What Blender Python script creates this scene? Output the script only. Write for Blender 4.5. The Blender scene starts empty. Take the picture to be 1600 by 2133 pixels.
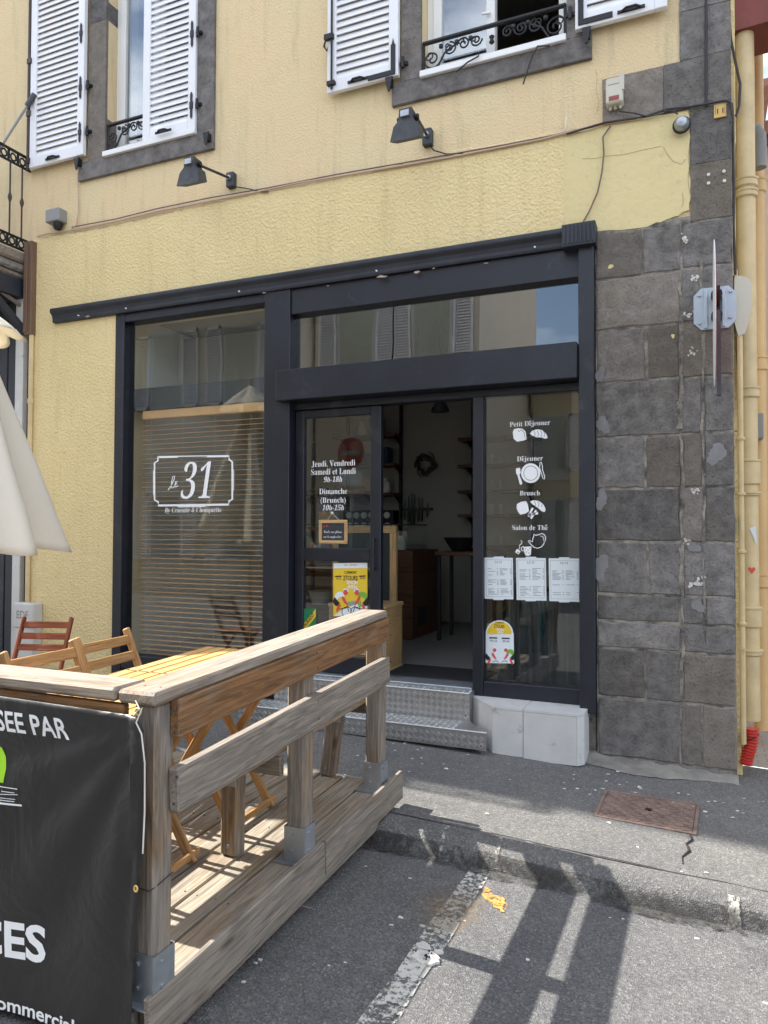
import bpy, bmesh, math, random
from mathutils import Vector as V, Matrix as MX
random.seed(7)
R = math.radians
sc = bpy.context.scene
COL = sc.collection
# ---------------------------------------------------------------- camera
CAM = V((0, -5.0, 1.60)); FPX = 1530.6
YAW, PIT, ROL = R(23.315), R(1.472), R(.186)
_w = V((-math.sin(YAW)*math.cos(PIT), math.cos(YAW)*math.cos(PIT), math.sin(PIT)))
_r = V((math.cos(YAW), math.sin(YAW), 0)); _u = _r.cross(_w)
_r2 = _r*math.cos(ROL)+_u*math.sin(ROL); _u2 = _u*math.cos(ROL)-_r*math.sin(ROL)
cd = bpy.data.cameras.new('camera'); cam = bpy.data.objects.new('camera', cd); COL.objects.link(cam)
cam.matrix_world = MX(((_r2.x, _u2.x, -_w.x, CAM.x), (_r2.y, _u2.y, -_w.y, CAM.y), (_r2.z, _u2.z, -_w.z, CAM.z), (0, 0, 0, 1)))
cd.sensor_fit = 'VERTICAL'; cd.sensor_height = 36; cd.lens = 36*FPX/2133; cd.clip_start = .05; cd.clip_end = 800
sc.camera = cam
# ---------------------------------------------------------------- sky, sun, exposure
SUN = V((1.02, -.038, -1.0)).normalized()          # direction the light travels
el = math.asin(-SUN.z); az = math.atan2(-SUN.x, -SUN.y)   # azimuth of the sun, from +Y towards +X
wd = bpy.data.worlds.new('World'); sc.world = wd; wd.use_nodes = True
nt = wd.node_tree; nt.nodes.clear()
sky = nt.nodes.new('ShaderNodeTexSky'); sky.sky_type = 'NISHITA'; sky.sun_disc = False
sky.sun_elevation = el; sky.sun_rotation = az; sky.air_density = 1.0; sky.dust_density = 1.2
tcw = nt.nodes.new('ShaderNodeTexCoord'); mpw = nt.nodes.new('ShaderNodeMapping'); mpw.inputs['Scale'].default_value = (1.6, 1.6, 4.5)
nzw = nt.nodes.new('ShaderNodeTexNoise'); nzw.inputs['Scale'].default_value = 1.7; nzw.inputs['Detail'].default_value = 9; nzw.inputs['Roughness'].default_value = .58
rpw = nt.nodes.new('ShaderNodeValToRGB'); rpw.color_ramp.elements[0].position = .40; rpw.color_ramp.elements[1].position = .64
mxw = nt.nodes.new('ShaderNodeMix'); mxw.data_type = 'RGBA'; mxw.inputs[7].default_value = (10.6, 11.2, 12.2, 1)
bgw = nt.nodes.new('ShaderNodeBackground'); bgw.inputs[1].default_value = .106
ow = nt.nodes.new('ShaderNodeOutputWorld')
L = nt.links.new
L(tcw.outputs['Generated'], mpw.inputs[0]); L(mpw.outputs[0], nzw.inputs['Vector']); L(nzw.outputs['Fac'], rpw.inputs[0])
L(rpw.outputs[0], mxw.inputs[0]); L(sky.outputs[0], mxw.inputs[6]); L(mxw.outputs[2], bgw.inputs[0]); L(bgw.outputs[0], ow.inputs[0])
sd = bpy.data.lights.new('sun', 'SUN'); sd.energy = 4.6; sd.angle = R(.53); sd.color = (1, .955, .88)
so = bpy.data.objects.new('sun', sd); COL.objects.link(so); so.rotation_euler = SUN.to_track_quat('-Z', 'Y').to_euler(); so.location = (-8, 0, 14)
sc.view_settings.view_transform = 'Standard'; sc.view_settings.look = 'None'; sc.view_settings.gamma = 1
sc.view_settings.exposure = 1.45
sc.render.engine = 'CYCLES'; sc.cycles.use_denoising = True; sc.cycles.max_bounces = 7; sc.cycles.diffuse_bounces = 3; sc.cycles.adaptive_threshold = .015
sc.cycles.glossy_bounces = 5; sc.cycles.transparent_max_bounces = 16; sc.cycles.sample_clamp_indirect = 6

def W(px, py, Y=0.):
    "point of the plane y=Y that the photograph shows at pixel px,py"
    d = _w+_r2*((px-800)/FPX)-_u2*((py-1066.5)/FPX)
    return CAM+d*((Y-CAM.y)/d.y)
def WZ(px, py, Z=0.):
    d = _w+_r2*((px-800)/FPX)-_u2*((py-1066.5)/FPX)
    return CAM+d*((Z-CAM.z)/d.z)
# ---------------------------------------------------------------- materials
class NT:
    def __init__(s, name):
        s.m = bpy.data.materials.new(name); s.m.use_nodes = True; s.t = s.m.node_tree; s.t.nodes.clear()
        s.out = s.t.nodes.new('ShaderNodeOutputMaterial')
    def n(s, typ, **k):
        nd = s.t.nodes.new('ShaderNode'+typ)
        for a, v in k.items():
            if a.startswith('i_'):
                key = a[2:]; key = int(key) if key.isdigit() else key.replace('_', ' ')
                s.set(nd.inputs[key], v)
            else: setattr(nd, a, v)
        return nd
    def set(s, sock, v):
        if hasattr(v, 'is_linked'): s.t.links.new(v, sock)
        else: sock.default_value = v
    def noise(s, vec, scale, detail=4, rough=.6, dist=0):
        return s.n('TexNoise', i_Vector=vec, i_Scale=scale, i_Detail=detail, i_Roughness=rough, i_Distortion=dist).outputs['Fac']
    def ramp(s, fac, stops):
        r = s.n('ValToRGB', i_0=fac); e = r.color_ramp.elements
        while len(e) < len(stops): e.new(.5)
        for q, (p, c) in zip(e, stops):
            q.position = p; q.color = (c if hasattr(c, '__len__') else (c, c, c))[:3]+(1,) if hasattr(c, '__len__') else (c, c, c, 1)
        return r.outputs[0]
    def mix(s, fac, a, b, mode='MIX'):
        x = s.n('Mix', data_type='RGBA', blend_type=mode)
        s.set(x.inputs[0], fac); s.set(x.inputs[6], a if hasattr(a, 'is_linked') else tuple(a)[:3]+(1,)); s.set(x.inputs[7], b if hasattr(b, 'is_linked') else tuple(b)[:3]+(1,))
        return x.outputs[2]
    def math(s, op, a, b=0.): return s.n('Math', operation=op, i_0=a, i_1=b).outputs[0]
    def bump(s, h, strength, dist=.01, prev=None):
        b = s.n('Bump', i_Height=h, i_Strength=strength, i_Distance=dist)
        if prev is not None: s.set(b.inputs['Normal'], prev)
        return b.outputs[0]
    def coord(s, rnd=True):
        c = s.n('TexCoord').outputs['Object']
        if rnd:
            o = s.n('ObjectInfo').outputs['Random']
            sc_ = s.n('VectorMath', operation='SCALE', i_0=(37., 23., 51.)); s.set(sc_.inputs['Scale'], o)
            c = s.n('VectorMath', operation='ADD', i_0=c, i_1=sc_.outputs[0]).outputs[0]
        return c
    def world(s): return s.n('NewGeometry').outputs['Position']
    def bsdf(s, col, rough=.6, metal=0., nrm=None, spec=.5):
        b = s.n('BsdfPrincipled')
        s.set(b.inputs['Base Color'], col if hasattr(col, 'is_linked') else tuple(col)[:3]+(1,))
        s.set(b.inputs['Roughness'], rough); s.set(b.inputs['Metallic'], metal); s.set(b.inputs['Specular IOR Level'], spec)
        if nrm is not None: s.set(b.inputs['Normal'], nrm)
        s.t.links.new(b.outputs[0], s.out.inputs[0]); return s.m
def mul(c, k): return tuple(min(1, x*k) for x in c)
def paint(name, c, rough=.5, metal=0., var=.15, sc1=3., sc2=40., bump=.15, dirt=None, spec=.5):
    s = NT(name); p = s.world()
    a = s.noise(p, sc1, 5); b = s.noise(p, sc2, 3)
    col = s.mix(s.ramp(a, [(.3, 0), (.7, 1)]), mul(c, 1-var), mul(c, 1+var))
    col = s.mix(s.math('MULTIPLY', b, var), col, mul(c, .6))
    if dirt: col = s.mix(s.ramp(s.noise(p, dirt[1], 7, .7), [(dirt[2], 0), (dirt[2]+.12, 1)]), col, dirt[0])
    r = s.math('ADD', s.math('MULTIPLY', b, .25), rough-.12)
    return s.bsdf(col, r, metal, s.bump(b, bump, .004), spec)
def wood(name, fresh, grey, amt=.5, dark=.35, rough=.75, fine=1.):
    s = NT(name); c = s.coord()
    m = s.n('Mapping', i_Vector=c, i_Scale=(1.3, 16*fine, 16*fine)).outputs[0]
    m2 = s.n('Mapping', i_Vector=c, i_Scale=(5, 130*fine, 130*fine)).outputs[0]
    d = s.noise(s.n('Mapping', i_Vector=c, i_Scale=(2.2, 5, 5)).outputs[0], 1.2, 3)
    g1 = s.noise(m, 1.6, 5, .6, 2.2); g2 = s.noise(m2, 1., 3, .6, .3)
    kn = s.n('TexVoronoi', i_Vector=s.n('Mapping', i_Vector=c, i_Scale=(1.6, 6.5, 6.5)).outputs[0], i_Scale=1.3).outputs['Distance']
    base = s.mix(s.ramp(g1, [(.3, 0), (.68, 1)]), mul(fresh, dark), mul(fresh, 1.3))
    gy = s.mix(s.ramp(g1, [(.28, 0), (.7, 1)]), mul(grey, .55), mul(grey, 1.25))
    col = s.mix(s.ramp(d, [(.62-amt*.6, 0), (.85-amt*.55, 1)]), base, gy)
    col = s.mix(s.ramp(g2, [(.33, .55), (.48, 0)]), col, mul(grey, .3))
    col = s.mix(s.ramp(kn, [(.05, .85), (.13, 0)]), col, mul(fresh, .3))
    n = s.bump(g2, .55, .004); n = s.bump(g1, .35, .006, n)
    return s.bsdf(col, rough, 0, n, .3)
MT = {}
def mk_render(name, c, c2, fine, strength, stain):
    s = NT(name); p = s.world()
    big = s.noise(p, 1.1, 5, .6); mid = s.noise(p, 6, 5, .65)
    st = s.noise(s.n('Mapping', i_Vector=p, i_Scale=(5, 5, .55)).outputs[0], 1.6, 5, .7)
    g = s.noise(p, fine, 5, .62, .4); v = s.n('TexVoronoi', i_Vector=p, i_Scale=fine*.8, feature='SMOOTH_F1').outputs['Distance']
    col = s.mix(s.ramp(big, [(.35, 0), (.66, 1)]), c, c2)
    col = s.mix(s.ramp(st, [(.52, 0), (.74, stain)]), col, mul(c, .66))
    col = s.mix(s.ramp(s.noise(p, 2.7, 6, .7), [(.56, 0), (.7, .35)]), col, (c[0]*.95, c[1]*.86, c[2]*.78))
    col = s.mix(s.ramp(mid, [(.62, 0), (.78, .35)]), col, mul(c2, 1.18))
    col = s.mix(s.ramp(g, [(.25, .28), (.42, 0)]), col, mul(c, .5))
    n = s.bump(s.math('ADD', g, s.math('MULTIPLY', v, .7)), strength, .012); n = s.bump(mid, .2, .03, n)
    return s.bsdf(col, .9, 0, n, .2)
MT['render_rough'] = mk_render('rough yellow render', (.775, .625, .325), (.82, .665, .36), 62, 1., .3)
MT['render_upper'] = mk_render('upper yellow render', (.72, .60, .365), (.76, .575, .345), 95, .6, .65)
MT['render_patch'] = mk_render('smooth yellow patch', (.71, .59, .315), (.68, .57, .30), 28, .3, .15)
def mk_stone(name, c, joint=False):
    s = NT(name); p = s.world(); o = s.n('ObjectInfo').outputs['Random']
    big = s.noise(p, 2.3, 6, .65); mid = s.noise(p, 11, 6, .7); fin = s.noise(p, 85, 4, .7)
    pit = s.n('TexVoronoi', i_Vector=p, i_Scale=70).outputs['Distance']
    col = s.mix(s.ramp(mid, [(.3, 0), (.72, 1)]), mul(c, .55), mul(c, 1.4))
    col = s.mix(s.ramp(big, [(.56, 0), (.72, .5)]), col, (.21, .165, .11))
    col = s.mix(s.ramp(s.noise(p, 4.7, 7, .75), [(.58, 0), (.75, .7)]), col, (.33, .33, .34))
    col = s.mix(s.ramp(fin, [(.68, 0), (.8, .5)]), col, (.34, .32, .29))
    o2 = s.math('FRACT', s.math('MULTIPLY', o, 7.31)); col = s.mix(s.ramp(o2, [(.6, 0), (.95, .45)]), col, (.21, .168, .118))
    col = s.mix(1., col, s.ramp(o, [(0, .72), (1, 1.32)]), 'MULTIPLY')
    h = s.math('ADD', s.math('MULTIPLY', fin, .6), s.ramp(pit, [(.08, 0), (.3, 1)]))
    n = s.bump(h, .8, .008); n = s.bump(mid, .7, .025, n)
    return s.bsdf(col, .85, 0, n, .3)
MT['basalt'] = mk_stone('dark volcanic stone', (.172, .160, .149))
MT['basalt_trim'] = mk_stone('window surround stone', (.18, .166, .157))
def mk_mortar():
    s = NT('pale mortar'); p = s.world()
    col = s.mix(s.ramp(s.noise(p, 7, 6, .7), [(.38, 0), (.62, 1)]), (.085, .08, .075), (.36, .32, .265))
    return s.bsdf(col, .95, 0, s.bump(s.noise(p, 80, 4, .7), .9, .008), .2)
MT['mortar'] = mk_mortar()
MT['plaster'] = paint('plaster residue', (.60, .57, .52), .9, var=.25, sc1=20, sc2=90, bump=.6)
MT['cement'] = paint('grey cement smear', (.225, .22, .22), .9, var=.2, sc1=8, sc2=80, bump=.5)
MT['navy'] = paint('navy black paint', (.0105, .0132, .0215), .40, var=.3, sc1=3, sc2=25, bump=.06, dirt=((.035, .036, .04), 4, .58))
MT['navy_old'] = paint('weathered navy paint', (.022, .026, .036), .55, var=.3, sc1=4, sc2=40, bump=.3, dirt=((.34, .27, .22), 14, .745))
MT['iron'] = paint('black iron', (.018, .018, .02), .5, .3, bump=.2)
MT['brown_metal'] = paint('brown painted metal', (.16, .095, .06), .6, bump=.2)
MT['brown_iron'] = paint('brown iron', (.055, .038, .034), .55, .2)
MT['white'] = paint('white paint', (.80, .80, .79), .45, var=.04, bump=.04)
MT['shutter'] = paint('shutter white', (.78, .78, .80), .5, var=.05, sc1=5, bump=.06)
MT['pvc'] = paint('white window frame', (.75, .74, .71), .4, var=.05)
MT['galv'] = paint('galvanised steel', (.40, .43, .46), .42, .75, var=.18, sc1=9, sc2=60, bump=.05)
MT['alu'] = paint('aluminium tread plate', (.40, .40, .395), .45, .8, var=.15, sc1=4, sc2=60, bump=.05)
MT['alu_bar'] = paint('polished tread bars', (.80, .80, .79), .3, .9, var=.05, bump=.02)
MT['plate_blue'] = paint('zinc mounting plate', (.42, .47, .52), .5, .5, var=.08)
MT['dark_metal'] = paint('dark grey metal', (.06, .065, .072), .5, .3)
MT['lamp_metal'] = paint('weathered black lamp', (.055, .058, .065), .6, .2, var=.35, sc1=18)
MT['tile'] = paint('pale grey stone tile', (.56, .55, .53), .55, var=.07, sc1=7, sc2=120, bump=.08, dirt=((.30, .28, .25), 9, .60))
MT['rust'] = paint('rusted iron', (.27, .19, .155), .7, .35, var=.35, sc1=14, sc2=80, bump=.4)
MT['rust_red'] = paint('rusty red sheet', (.21, .05, .035), .6, .1, var=.25, sc1=5, dirt=((.12, .05, .03), 9, .6))
MT['pipe'] = paint('cream painted pipe', (.62, .48, .26), .5, var=.14, sc1=6, sc2=30, bump=.12, dirt=((.36, .26, .13), 10, .64))
MT['pipe2'] = paint('ochre painted pipe', (.66, .43, .19), .5, var=.08, sc1=4)
MT['conduit'] = paint('beige conduit', (.50, .36, .25), .6, var=.1)
MT['wire'] = paint('black cable', (.025, .02, .022), .5)
MT['wire_w'] = paint('pale wire', (.70, .66, .60), .5)
MT['wire_p'] = paint('purple grey wire', (.16, .10, .105), .5)
MT['greyplastic'] = paint('grey plastic', (.26, .26, .25), .55, var=.1)
MT['beigeplastic'] = paint('beige plastic', (.58, .55, .45), .5, var=.06)
MT['redplastic'] = paint('red plastic', (.55, .045, .03), .4, var=.1)
MT['reddull'] = paint('faded red plastic', (.30, .06, .05), .5)
MT['yellowplate'] = paint('yellow plate', (.66, .43, .13), .5)
MT['chipped'] = paint('bare chipped wood', (.42, .32, .25), .9, var=.25, sc1=30, bump=.5)
MT['cracks'] = paint('dark hairline crack', (.20, .15, .08), .95)
MT['teal'] = paint('teal painted steel', (.02, .13, .14), .4)
MT['ink'] = paint('black print', (.012, .012, .013), .5, var=.05)
MT['inkgrey'] = paint('grey print', (.20, .22, .23), .6, var=.05)
MT['vinyl_white'] = paint('white vinyl lettering', (.86, .87, .88), .4, var=.02, bump=.01)
MT['paper'] = paint('white paper', (.72, .78, .80), .6, var=.02, bump=.03)
MT['p_yellow'] = paint('yellow print', (.76, .52, .03), .55, var=.03)
MT['p_red'] = paint('red print', (.68, .08, .06), .55, var=.03)
MT['p_green'] = paint('green print', (.18, .42, .05), .55, var=.03)
MT['p_dkgreen'] = paint('dark green print', (.015, .19, .075), .5, var=.03)
MT['p_lime'] = paint('lime print', (.36, .70, .02), .45, var=.03)
MT['p_brown'] = paint('brown print', (.22, .07, .04), .6, var=.03)
MT['p_grey'] = paint('sage print', (.24, .32, .28), .6, var=.03)
MT['chalkboard'] = paint('chalkboard', (.035, .04, .045), .7, var=.2)
MT['cap_wood'] = wood('weathered rail wood', (.29, .195, .12), (.31, .26, .21), .6, .45)
MT['brown_wood'] = wood('brown rail wood', (.25, .125, .052), (.25, .175, .115), .18, .38)
MT['grey_wood'] = wood('grey weathered wood', (.30, .21, .13), (.26, .222, .182), .85, .5)
MT['post_wood'] = wood('post wood', (.27, .17, .085), (.25, .215, .18), .55, .5)
MT['deck_wood'] = wood('deck plank wood', (.33, .235, .145), (.32, .275, .215), .62, .45)
MT['table_wood'] = wood('oiled table wood', (.60, .34, .125), (.55, .36, .17), .1, .72, .55)
MT['chair_wood'] = wood('oiled chair wood', (.43, .235, .09), (.40, .24, .12), .1, .7, .55)
MT['red_wood'] = wood('red brown chair wood', (.30, .085, .04), (.26, .09, .05), .1, .65, .5)
MT['blind_wood'] = paint('blind slat wood', (.66, .37, .175), .5, var=.12, sc1=3, sc2=12, bump=.02)
MT['frame_wood'] = wood('pale frame wood', (.52, .33, .15), (.5, .34, .18), .1, .75, .6)
MT['counter_wood'] = wood('dark counter wood', (.12, .055, .03), (.10, .05, .03), .1, .6, .5)
MT['room'] = paint('interior wall paint', (.30, .285, .26), .8, var=.04, bump=.05)
MT['room_white'] = paint('white reveal paint', (.72, .72, .70), .75, var=.05)
MT['floor_in'] = paint('interior concrete floor', (.22, .21, .195), .45, var=.1, sc1=1.5)
MT['mat_black'] = paint('black door mat', (.012, .013, .016), .9, var=.2, sc2=160, bump=.8)
MT['curtain'] = paint('dark grey fabric', (.05, .055, .06), .9, var=.12, sc2=120, bump=.2)
MT['navybox'] = paint('blue box', (.03, .07, .13), .6)
MT['basket'] = paint('red brown wicker', (.20, .075, .04), .7, var=.3, sc2=90, bump=.8)
MT['cane'] = paint('cane webbing', (.52, .34, .155), .6, var=.15, sc2=60)
MT['dried'] = paint('dried twigs', (.09, .06, .05), .9, var=.4, sc2=50)
MT['leaf'] = paint('house plant leaf', (.03, .075, .025), .5)
MT['ceramic'] = paint('white ceramic', (.65, .65, .63), .25, var=.02)
MT['far_wall'] = mk_render('pale far render', (.58, .47, .37), (.62, .5, .4), 40, .2, .2)
MT['opp_wall'] = mk_render('opposite facade render', (.70, .62, .50), (.66, .58, .47), 40, .3, .3)
MT['opp_wall2'] = mk_render('second opposite facade', (.62, .52, .33), (.6, .5, .33), 40, .3, .3)
MT['roof'] = paint('roof tiles', (.24, .12, .08), .8, var=.3, sc2=14, bump=.8)
MT['chip_w'] = paint('pale chipping', (.6, .58, .54), .8)
MT['concrete'] = paint('worn concrete apron', (.25, .23, .20), .95, var=.3, sc1=9, sc2=90, bump=1.)
def mk_glass(name, k=.07, tint=(.93, .96, .95)):
    s = NT(name)
    f = s.n('LayerWeight', i_Blend=.5).outputs['Facing']
    fac = s.math('ADD', s.math('MULTIPLY', s.math('POWER', f, 5.), .85), k)
    wob = s.noise(s.world(), .9, 2, .4)
    gl = s.n('BsdfGlossy', i_Color=(1, 1, 1, 1), i_Roughness=.004); s.set(gl.inputs['Normal'], s.bump(wob, .06, .05))
    tr = s.n('BsdfTransparent', i_Color=tint+(1,))
    mx = s.n('MixShader', i_0=fac, i_1=tr.outputs[0], i_2=gl.outputs[0])
    s.t.links.new(mx.outputs[0], s.out.inputs[0]); return s.m
MT['glass'] = mk_glass('window glass', .06)
MT['glass_tr'] = mk_glass('transom glass', .13)
MT['glass_up'] = mk_glass('upper window glass', .16, (.85, .9, .92))
def mk_cloth():
    s = NT('parasol cloth'); p = s.coord(False)
    wv = s.noise(p, 300, 2); n = s.bump(wv, .08, .002); n = s.bump(s.noise(p, 5, 4), .35, .03, n)
    d = s.n('BsdfDiffuse', i_Color=(.90, .87, .80, 1)); s.set(d.inputs['Normal'], n)
    t = s.n('BsdfTranslucent', i_Color=(.92, .85, .68, 1))
    mx = s.n('MixShader', i_0=.45, i_1=d.outputs[0], i_2=t.outputs[0]); s.t.links.new(mx.outputs[0], s.out.inputs[0]); return s.m
MT['cloth'] = mk_cloth()
def mk_banner():
    s = NT('black vinyl banner'); p = s.world()
    n = s.bump(s.noise(p, 3.2, 4, .55, .6), .5, .05); n = s.bump(s.noise(p, 190, 2), .05, .002, n)
    col = s.mix(s.noise(p, 3, 4), (.011, .011, .013), (.022, .021, .021))
    return s.bsdf(col, s.math('ADD', s.math('MULTIPLY', s.noise(p, 9, 5), .25), .3), 0, n, .45)
MT['banner'] = mk_banner()
def asphalt_color(s, p, c, warm):
    big = s.noise(p, .9, 6, .65); mid = s.noise(p, 5.5, 6, .7); grain = s.n('TexVoronoi', i_Vector=p, i_Scale=150)
    gcol = s.ramp(s.n('SeparateColor', i_0=grain.outputs['Color']).outputs[0], [(0, .68), (.5, .97), (.86, 1.15), (1, 1.7)])
    col = s.mix(s.ramp(big, [(.3, 0), (.7, 1)]), mul(c, .86), mul(warm, 1.1))
    col = s.mix(s.ramp(mid, [(.3, .4), (.5, 0), (.7, .25)]), col, mul(c, .6)); col = s.mix(s.ramp(s.noise(p, 2.1, 5, .7), [(.55, 0), (.68, .5)]), col, mul(c, .72))
    col = s.mix(1., col, gcol, 'MULTIPLY')
    sp = s.ramp(s.noise(p, 26, 3, .5), [(.75, 0), (.79, .4)])
    col = s.mix(sp, col, (.30, .29, .27))
    fin = s.noise(p, 70, 5, .75)
    h = s.math('ADD', grain.outputs['Distance'], fin)
    return col, s.bump(s.noise(p, 9, 4), .3, .02, s.bump(h, .65, .006))
def mk_asphalt(name, c, warm):
    s = NT(name); p = s.world(); col, n = asphalt_color(s, p, c, warm); return s.bsdf(col, .88, 0, n, .25)
MT['pave_asphalt'] = mk_asphalt('pavement asphalt', (.150, .148, .145), (.168, .160, .148))
MT['road_asphalt'] = mk_asphalt('road asphalt', (.125, .125, .127), (.152, .147, .140))
MT['kerb_asphalt'] = mk_asphalt('kerb asphalt', (.15, .147, .143), (.165, .158, .146))
def mk_worn(name, c, lo, hi, sc1=42, fade=False):
    s = NT(name); p = s.world(); a = s.noise(p, sc1, 5, .75); b = s.noise(p, 5, 4, .6)
    f = s.ramp(s.math('ADD', s.math('MULTIPLY', a, .65), s.math('MULTIPLY', b, .35)), [(lo, 0), (hi, 1)])
    if fade:
        g = s.n('VectorMath', operation='SUBTRACT', i_0=s.n('TexCoord').outputs['Generated'], i_1=(.5, .5, 0.)); g = s.n('VectorMath', operation='MULTIPLY', i_0=g.outputs[0], i_1=(1., 1., 0.))
        d = s.n('VectorMath', operation='LENGTH', i_0=g.outputs[0]).outputs['Value']; f = s.math('MULTIPLY', f, s.ramp(d, [(.1, 1), (.47, 0)]))
    s.bsdf(s.mix(s.noise(p, 120, 3), mul(c, .7), mul(c, 1.2)), .85, 0, s.bump(s.noise(p, 150, 3), .6, .004), .25); b_ = s.out.inputs[0].links[0].from_socket
    t = s.n('BsdfTransparent'); mx = s.n('MixShader', i_0=f, i_1=t.outputs[0], i_2=b_); s.t.links.new(mx.outputs[0], s.out.inputs[0]); return s.m
MT['gutter'] = mk_worn('gutter grit and kerb shade', (.055, .052, .047), .44, .60, 34)
MT['worn_white'] = mk_worn('worn white road paint', (.55, .535, .48), .452, .525)
MT['worn_grey'] = mk_worn('faded kerb paint', (.42, .40, .35), .46, .53)
MT['worn_orange'] = mk_worn('orange marking spray', (.62, .29, .08), .44, .52, 20)
MT['worn_tan'] = mk_worn('tan stain', (.29, .22, .145), .36, .66, 18, True)
def mk_setts():
    s = NT('side street setts'); p = s.world()
    b = s.n('TexBrick', i_Vector=s.n('Mapping', i_Vector=p, i_Scale=(1, 1, 1)).outputs[0], i_Scale=4.5)
    s.set(b.inputs['Color1'], (.36, .31, .26, 1)); s.set(b.inputs['Color2'], (.42, .37, .31, 1)); s.set(b.inputs['Mortar'], (.19, .17, .15, 1))
    col = s.mix(s.noise(p, 6, 5), b.outputs['Color'], (.30, .26, .22))
    return s.bsdf(col, .85, 0, s.bump(s.math('MULTIPLY', b.outputs['Fac'], -1.), .6, .01), .3)
MT['setts'] = mk_setts()
# ---------------------------------------------------------------- objects
WM = {}
def link(o, mw=None, parent=None, label=None, cat=None, group=None, kind=None):
    COL.objects.link(o); mw = mw or MX.Identity(4)
    if parent is not None:
        o.parent = parent; o.matrix_parent_inverse = WM[parent].inverted()
    o.matrix_basis = mw; WM[o] = mw.copy()
    for k, v in (('label', label), ('category', cat), ('group', group), ('kind', kind)):
        if v: o[k] = v
    return o
def empty(name, loc, label, cat, group=None, rz=0):
    o = bpy.data.objects.new(name, None); o.empty_display_size = .1
    return link(o, MX.Translation(loc)@MX.Rotation(rz, 4, 'Z'), None, label, cat, group)
def copy_tree(o, mw, parent=None):
    "copy of a thing and its parts; mw = extra world transform"
    c = o.copy(); COL.objects.link(c); c.parent = parent
    if parent is None: c.matrix_basis = mw@o.matrix_basis
    WM[c] = mw@WM[o]
    for ch in [x for x in list(COL.objects) if x.parent == o]: copy_tree(ch, mw, c)
    return c
class MB:
    def __init__(s): s.v = []; s.f = []; s.sm = False
    def add(s, vs, fs):
        b = len(s.v); s.v += [tuple(x) for x in vs]; s.f += [tuple(i+b for i in f) for f in fs]; return s
    def box(s, x0, x1, y0, y1, z0, z1, jit=0):
        vs = [(x, y, z) for x in (x0, x1) for y in (y0, y1) for z in (z0, z1)]
        if jit: vs = [tuple(c+random.uniform(-jit, jit) for c in q) for q in vs]
        return s.add(vs, [(0, 1, 3, 2), (4, 6, 7, 5), (0, 4, 5, 1), (2, 3, 7, 6), (0, 2, 6, 4), (1, 5, 7, 3)])
    def bar(s, a, b, w, t, up=(0, 0, 1)):
        a, b = V(a), V(b); x = (b-a).normalized(); z = V(up)-x*V(up).dot(x)
        if z.length < 1e-4: z = V((1, 0, 0))-x*x.x
        z.normalize(); y = z.cross(x); vs = [p+y*(sy*w/2)+z*(sz*t/2) for p in (a, b) for sy in (-1, 1) for sz in (-1, 1)]
        return s.add(vs, [(0, 1, 3, 2), (4, 6, 7, 5), (0, 4, 5, 1), (2, 3, 7, 6), (0, 2, 6, 4), (1, 5, 7, 3)])
    def tube(s, pts, r, n=7, cap=True):
        pts = [V(p) for p in pts]; rs = r if isinstance(r, (list, tuple)) else [r]*len(pts)
        vs = []; up = None
        for i, p in enumerate(pts):
            d = (pts[min(i+1, len(pts)-1)]-pts[max(i-1, 0)]); d = d.normalized() if d.length > 1e-9 else V((0, 0, 1))
            if up is None: up = V((0, 0, 1)) if abs(d.z) < .9 else V((1, 0, 0))
            e = (up-d*up.dot(d)).normalized(); g = d.cross(e); up = e
            vs += [p+(e*math.cos(2*math.pi*k/n)+g*math.sin(2*math.pi*k/n))*rs[i] for k in range(n)]
        fs = [(i*n+k, i*n+(k+1) % n, (i+1)*n+(k+1) % n, (i+1)*n+k) for i in range(len(pts)-1) for k in range(n)]
        if cap: fs += [tuple(range(n))[::-1], tuple((len(pts)-1)*n+k for k in range(n))]
        s.sm = True; return s.add(vs, fs)
    def prism(s, poly, d, o=(0, 0, 0)):
        "poly: list of 3d points of a flat outline, extruded by vector d"
        n = len(poly); vs = [V(p)+V(o) for p in poly]+[V(p)+V(o)+V(d) for p in poly]
        return s.add(vs, [tuple(range(n)), tuple(range(2*n-1, n-1, -1))]+[(i, (i+1) % n, n+(i+1) % n, n+i)[::-1] for i in range(n)])
    def lathe(s, prof, c=(0, 0, 0), n=16):
        vs = [(c[0]+r*math.cos(2*math.pi*k/n), c[1]+r*math.sin(2*math.pi*k/n), c[2]+z) for r, z in prof for k in range(n)]
        fs = [(i*n+k, i*n+(k+1) % n, (i+1)*n+(k+1) % n, (i+1)*n+k) for i in range(len(prof)-1) for k in range(n)]
        fs += [tuple(range(n))[::-1], tuple((len(prof)-1)*n+k for k in range(n))]
        s.sm = True; return s.add(vs, fs)
    def mesh(s, name, mat, fix=True):
        me = bpy.data.meshes.new(name); me.from_pydata(s.v, [], s.f)
        if fix:
            bm = bmesh.new(); bm.from_mesh(me); bmesh.ops.recalc_face_normals(bm, faces=bm.faces); bm.to_mesh(me); bm.free()
        me.materials.append(MT[mat] if isinstance(mat, str) else mat)
        if s.sm:
            me.shade_smooth() if hasattr(me, 'shade_smooth') else None
            try: me.set_sharp_from_angle(angle=R(38))
            except Exception: pass
        return me
    def build(s, name, mat, parent=None, fix=True, **k):
        return link(bpy.data.objects.new(name, s.mesh(name, mat, fix)), None, parent, **k)
CB = {}
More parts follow.
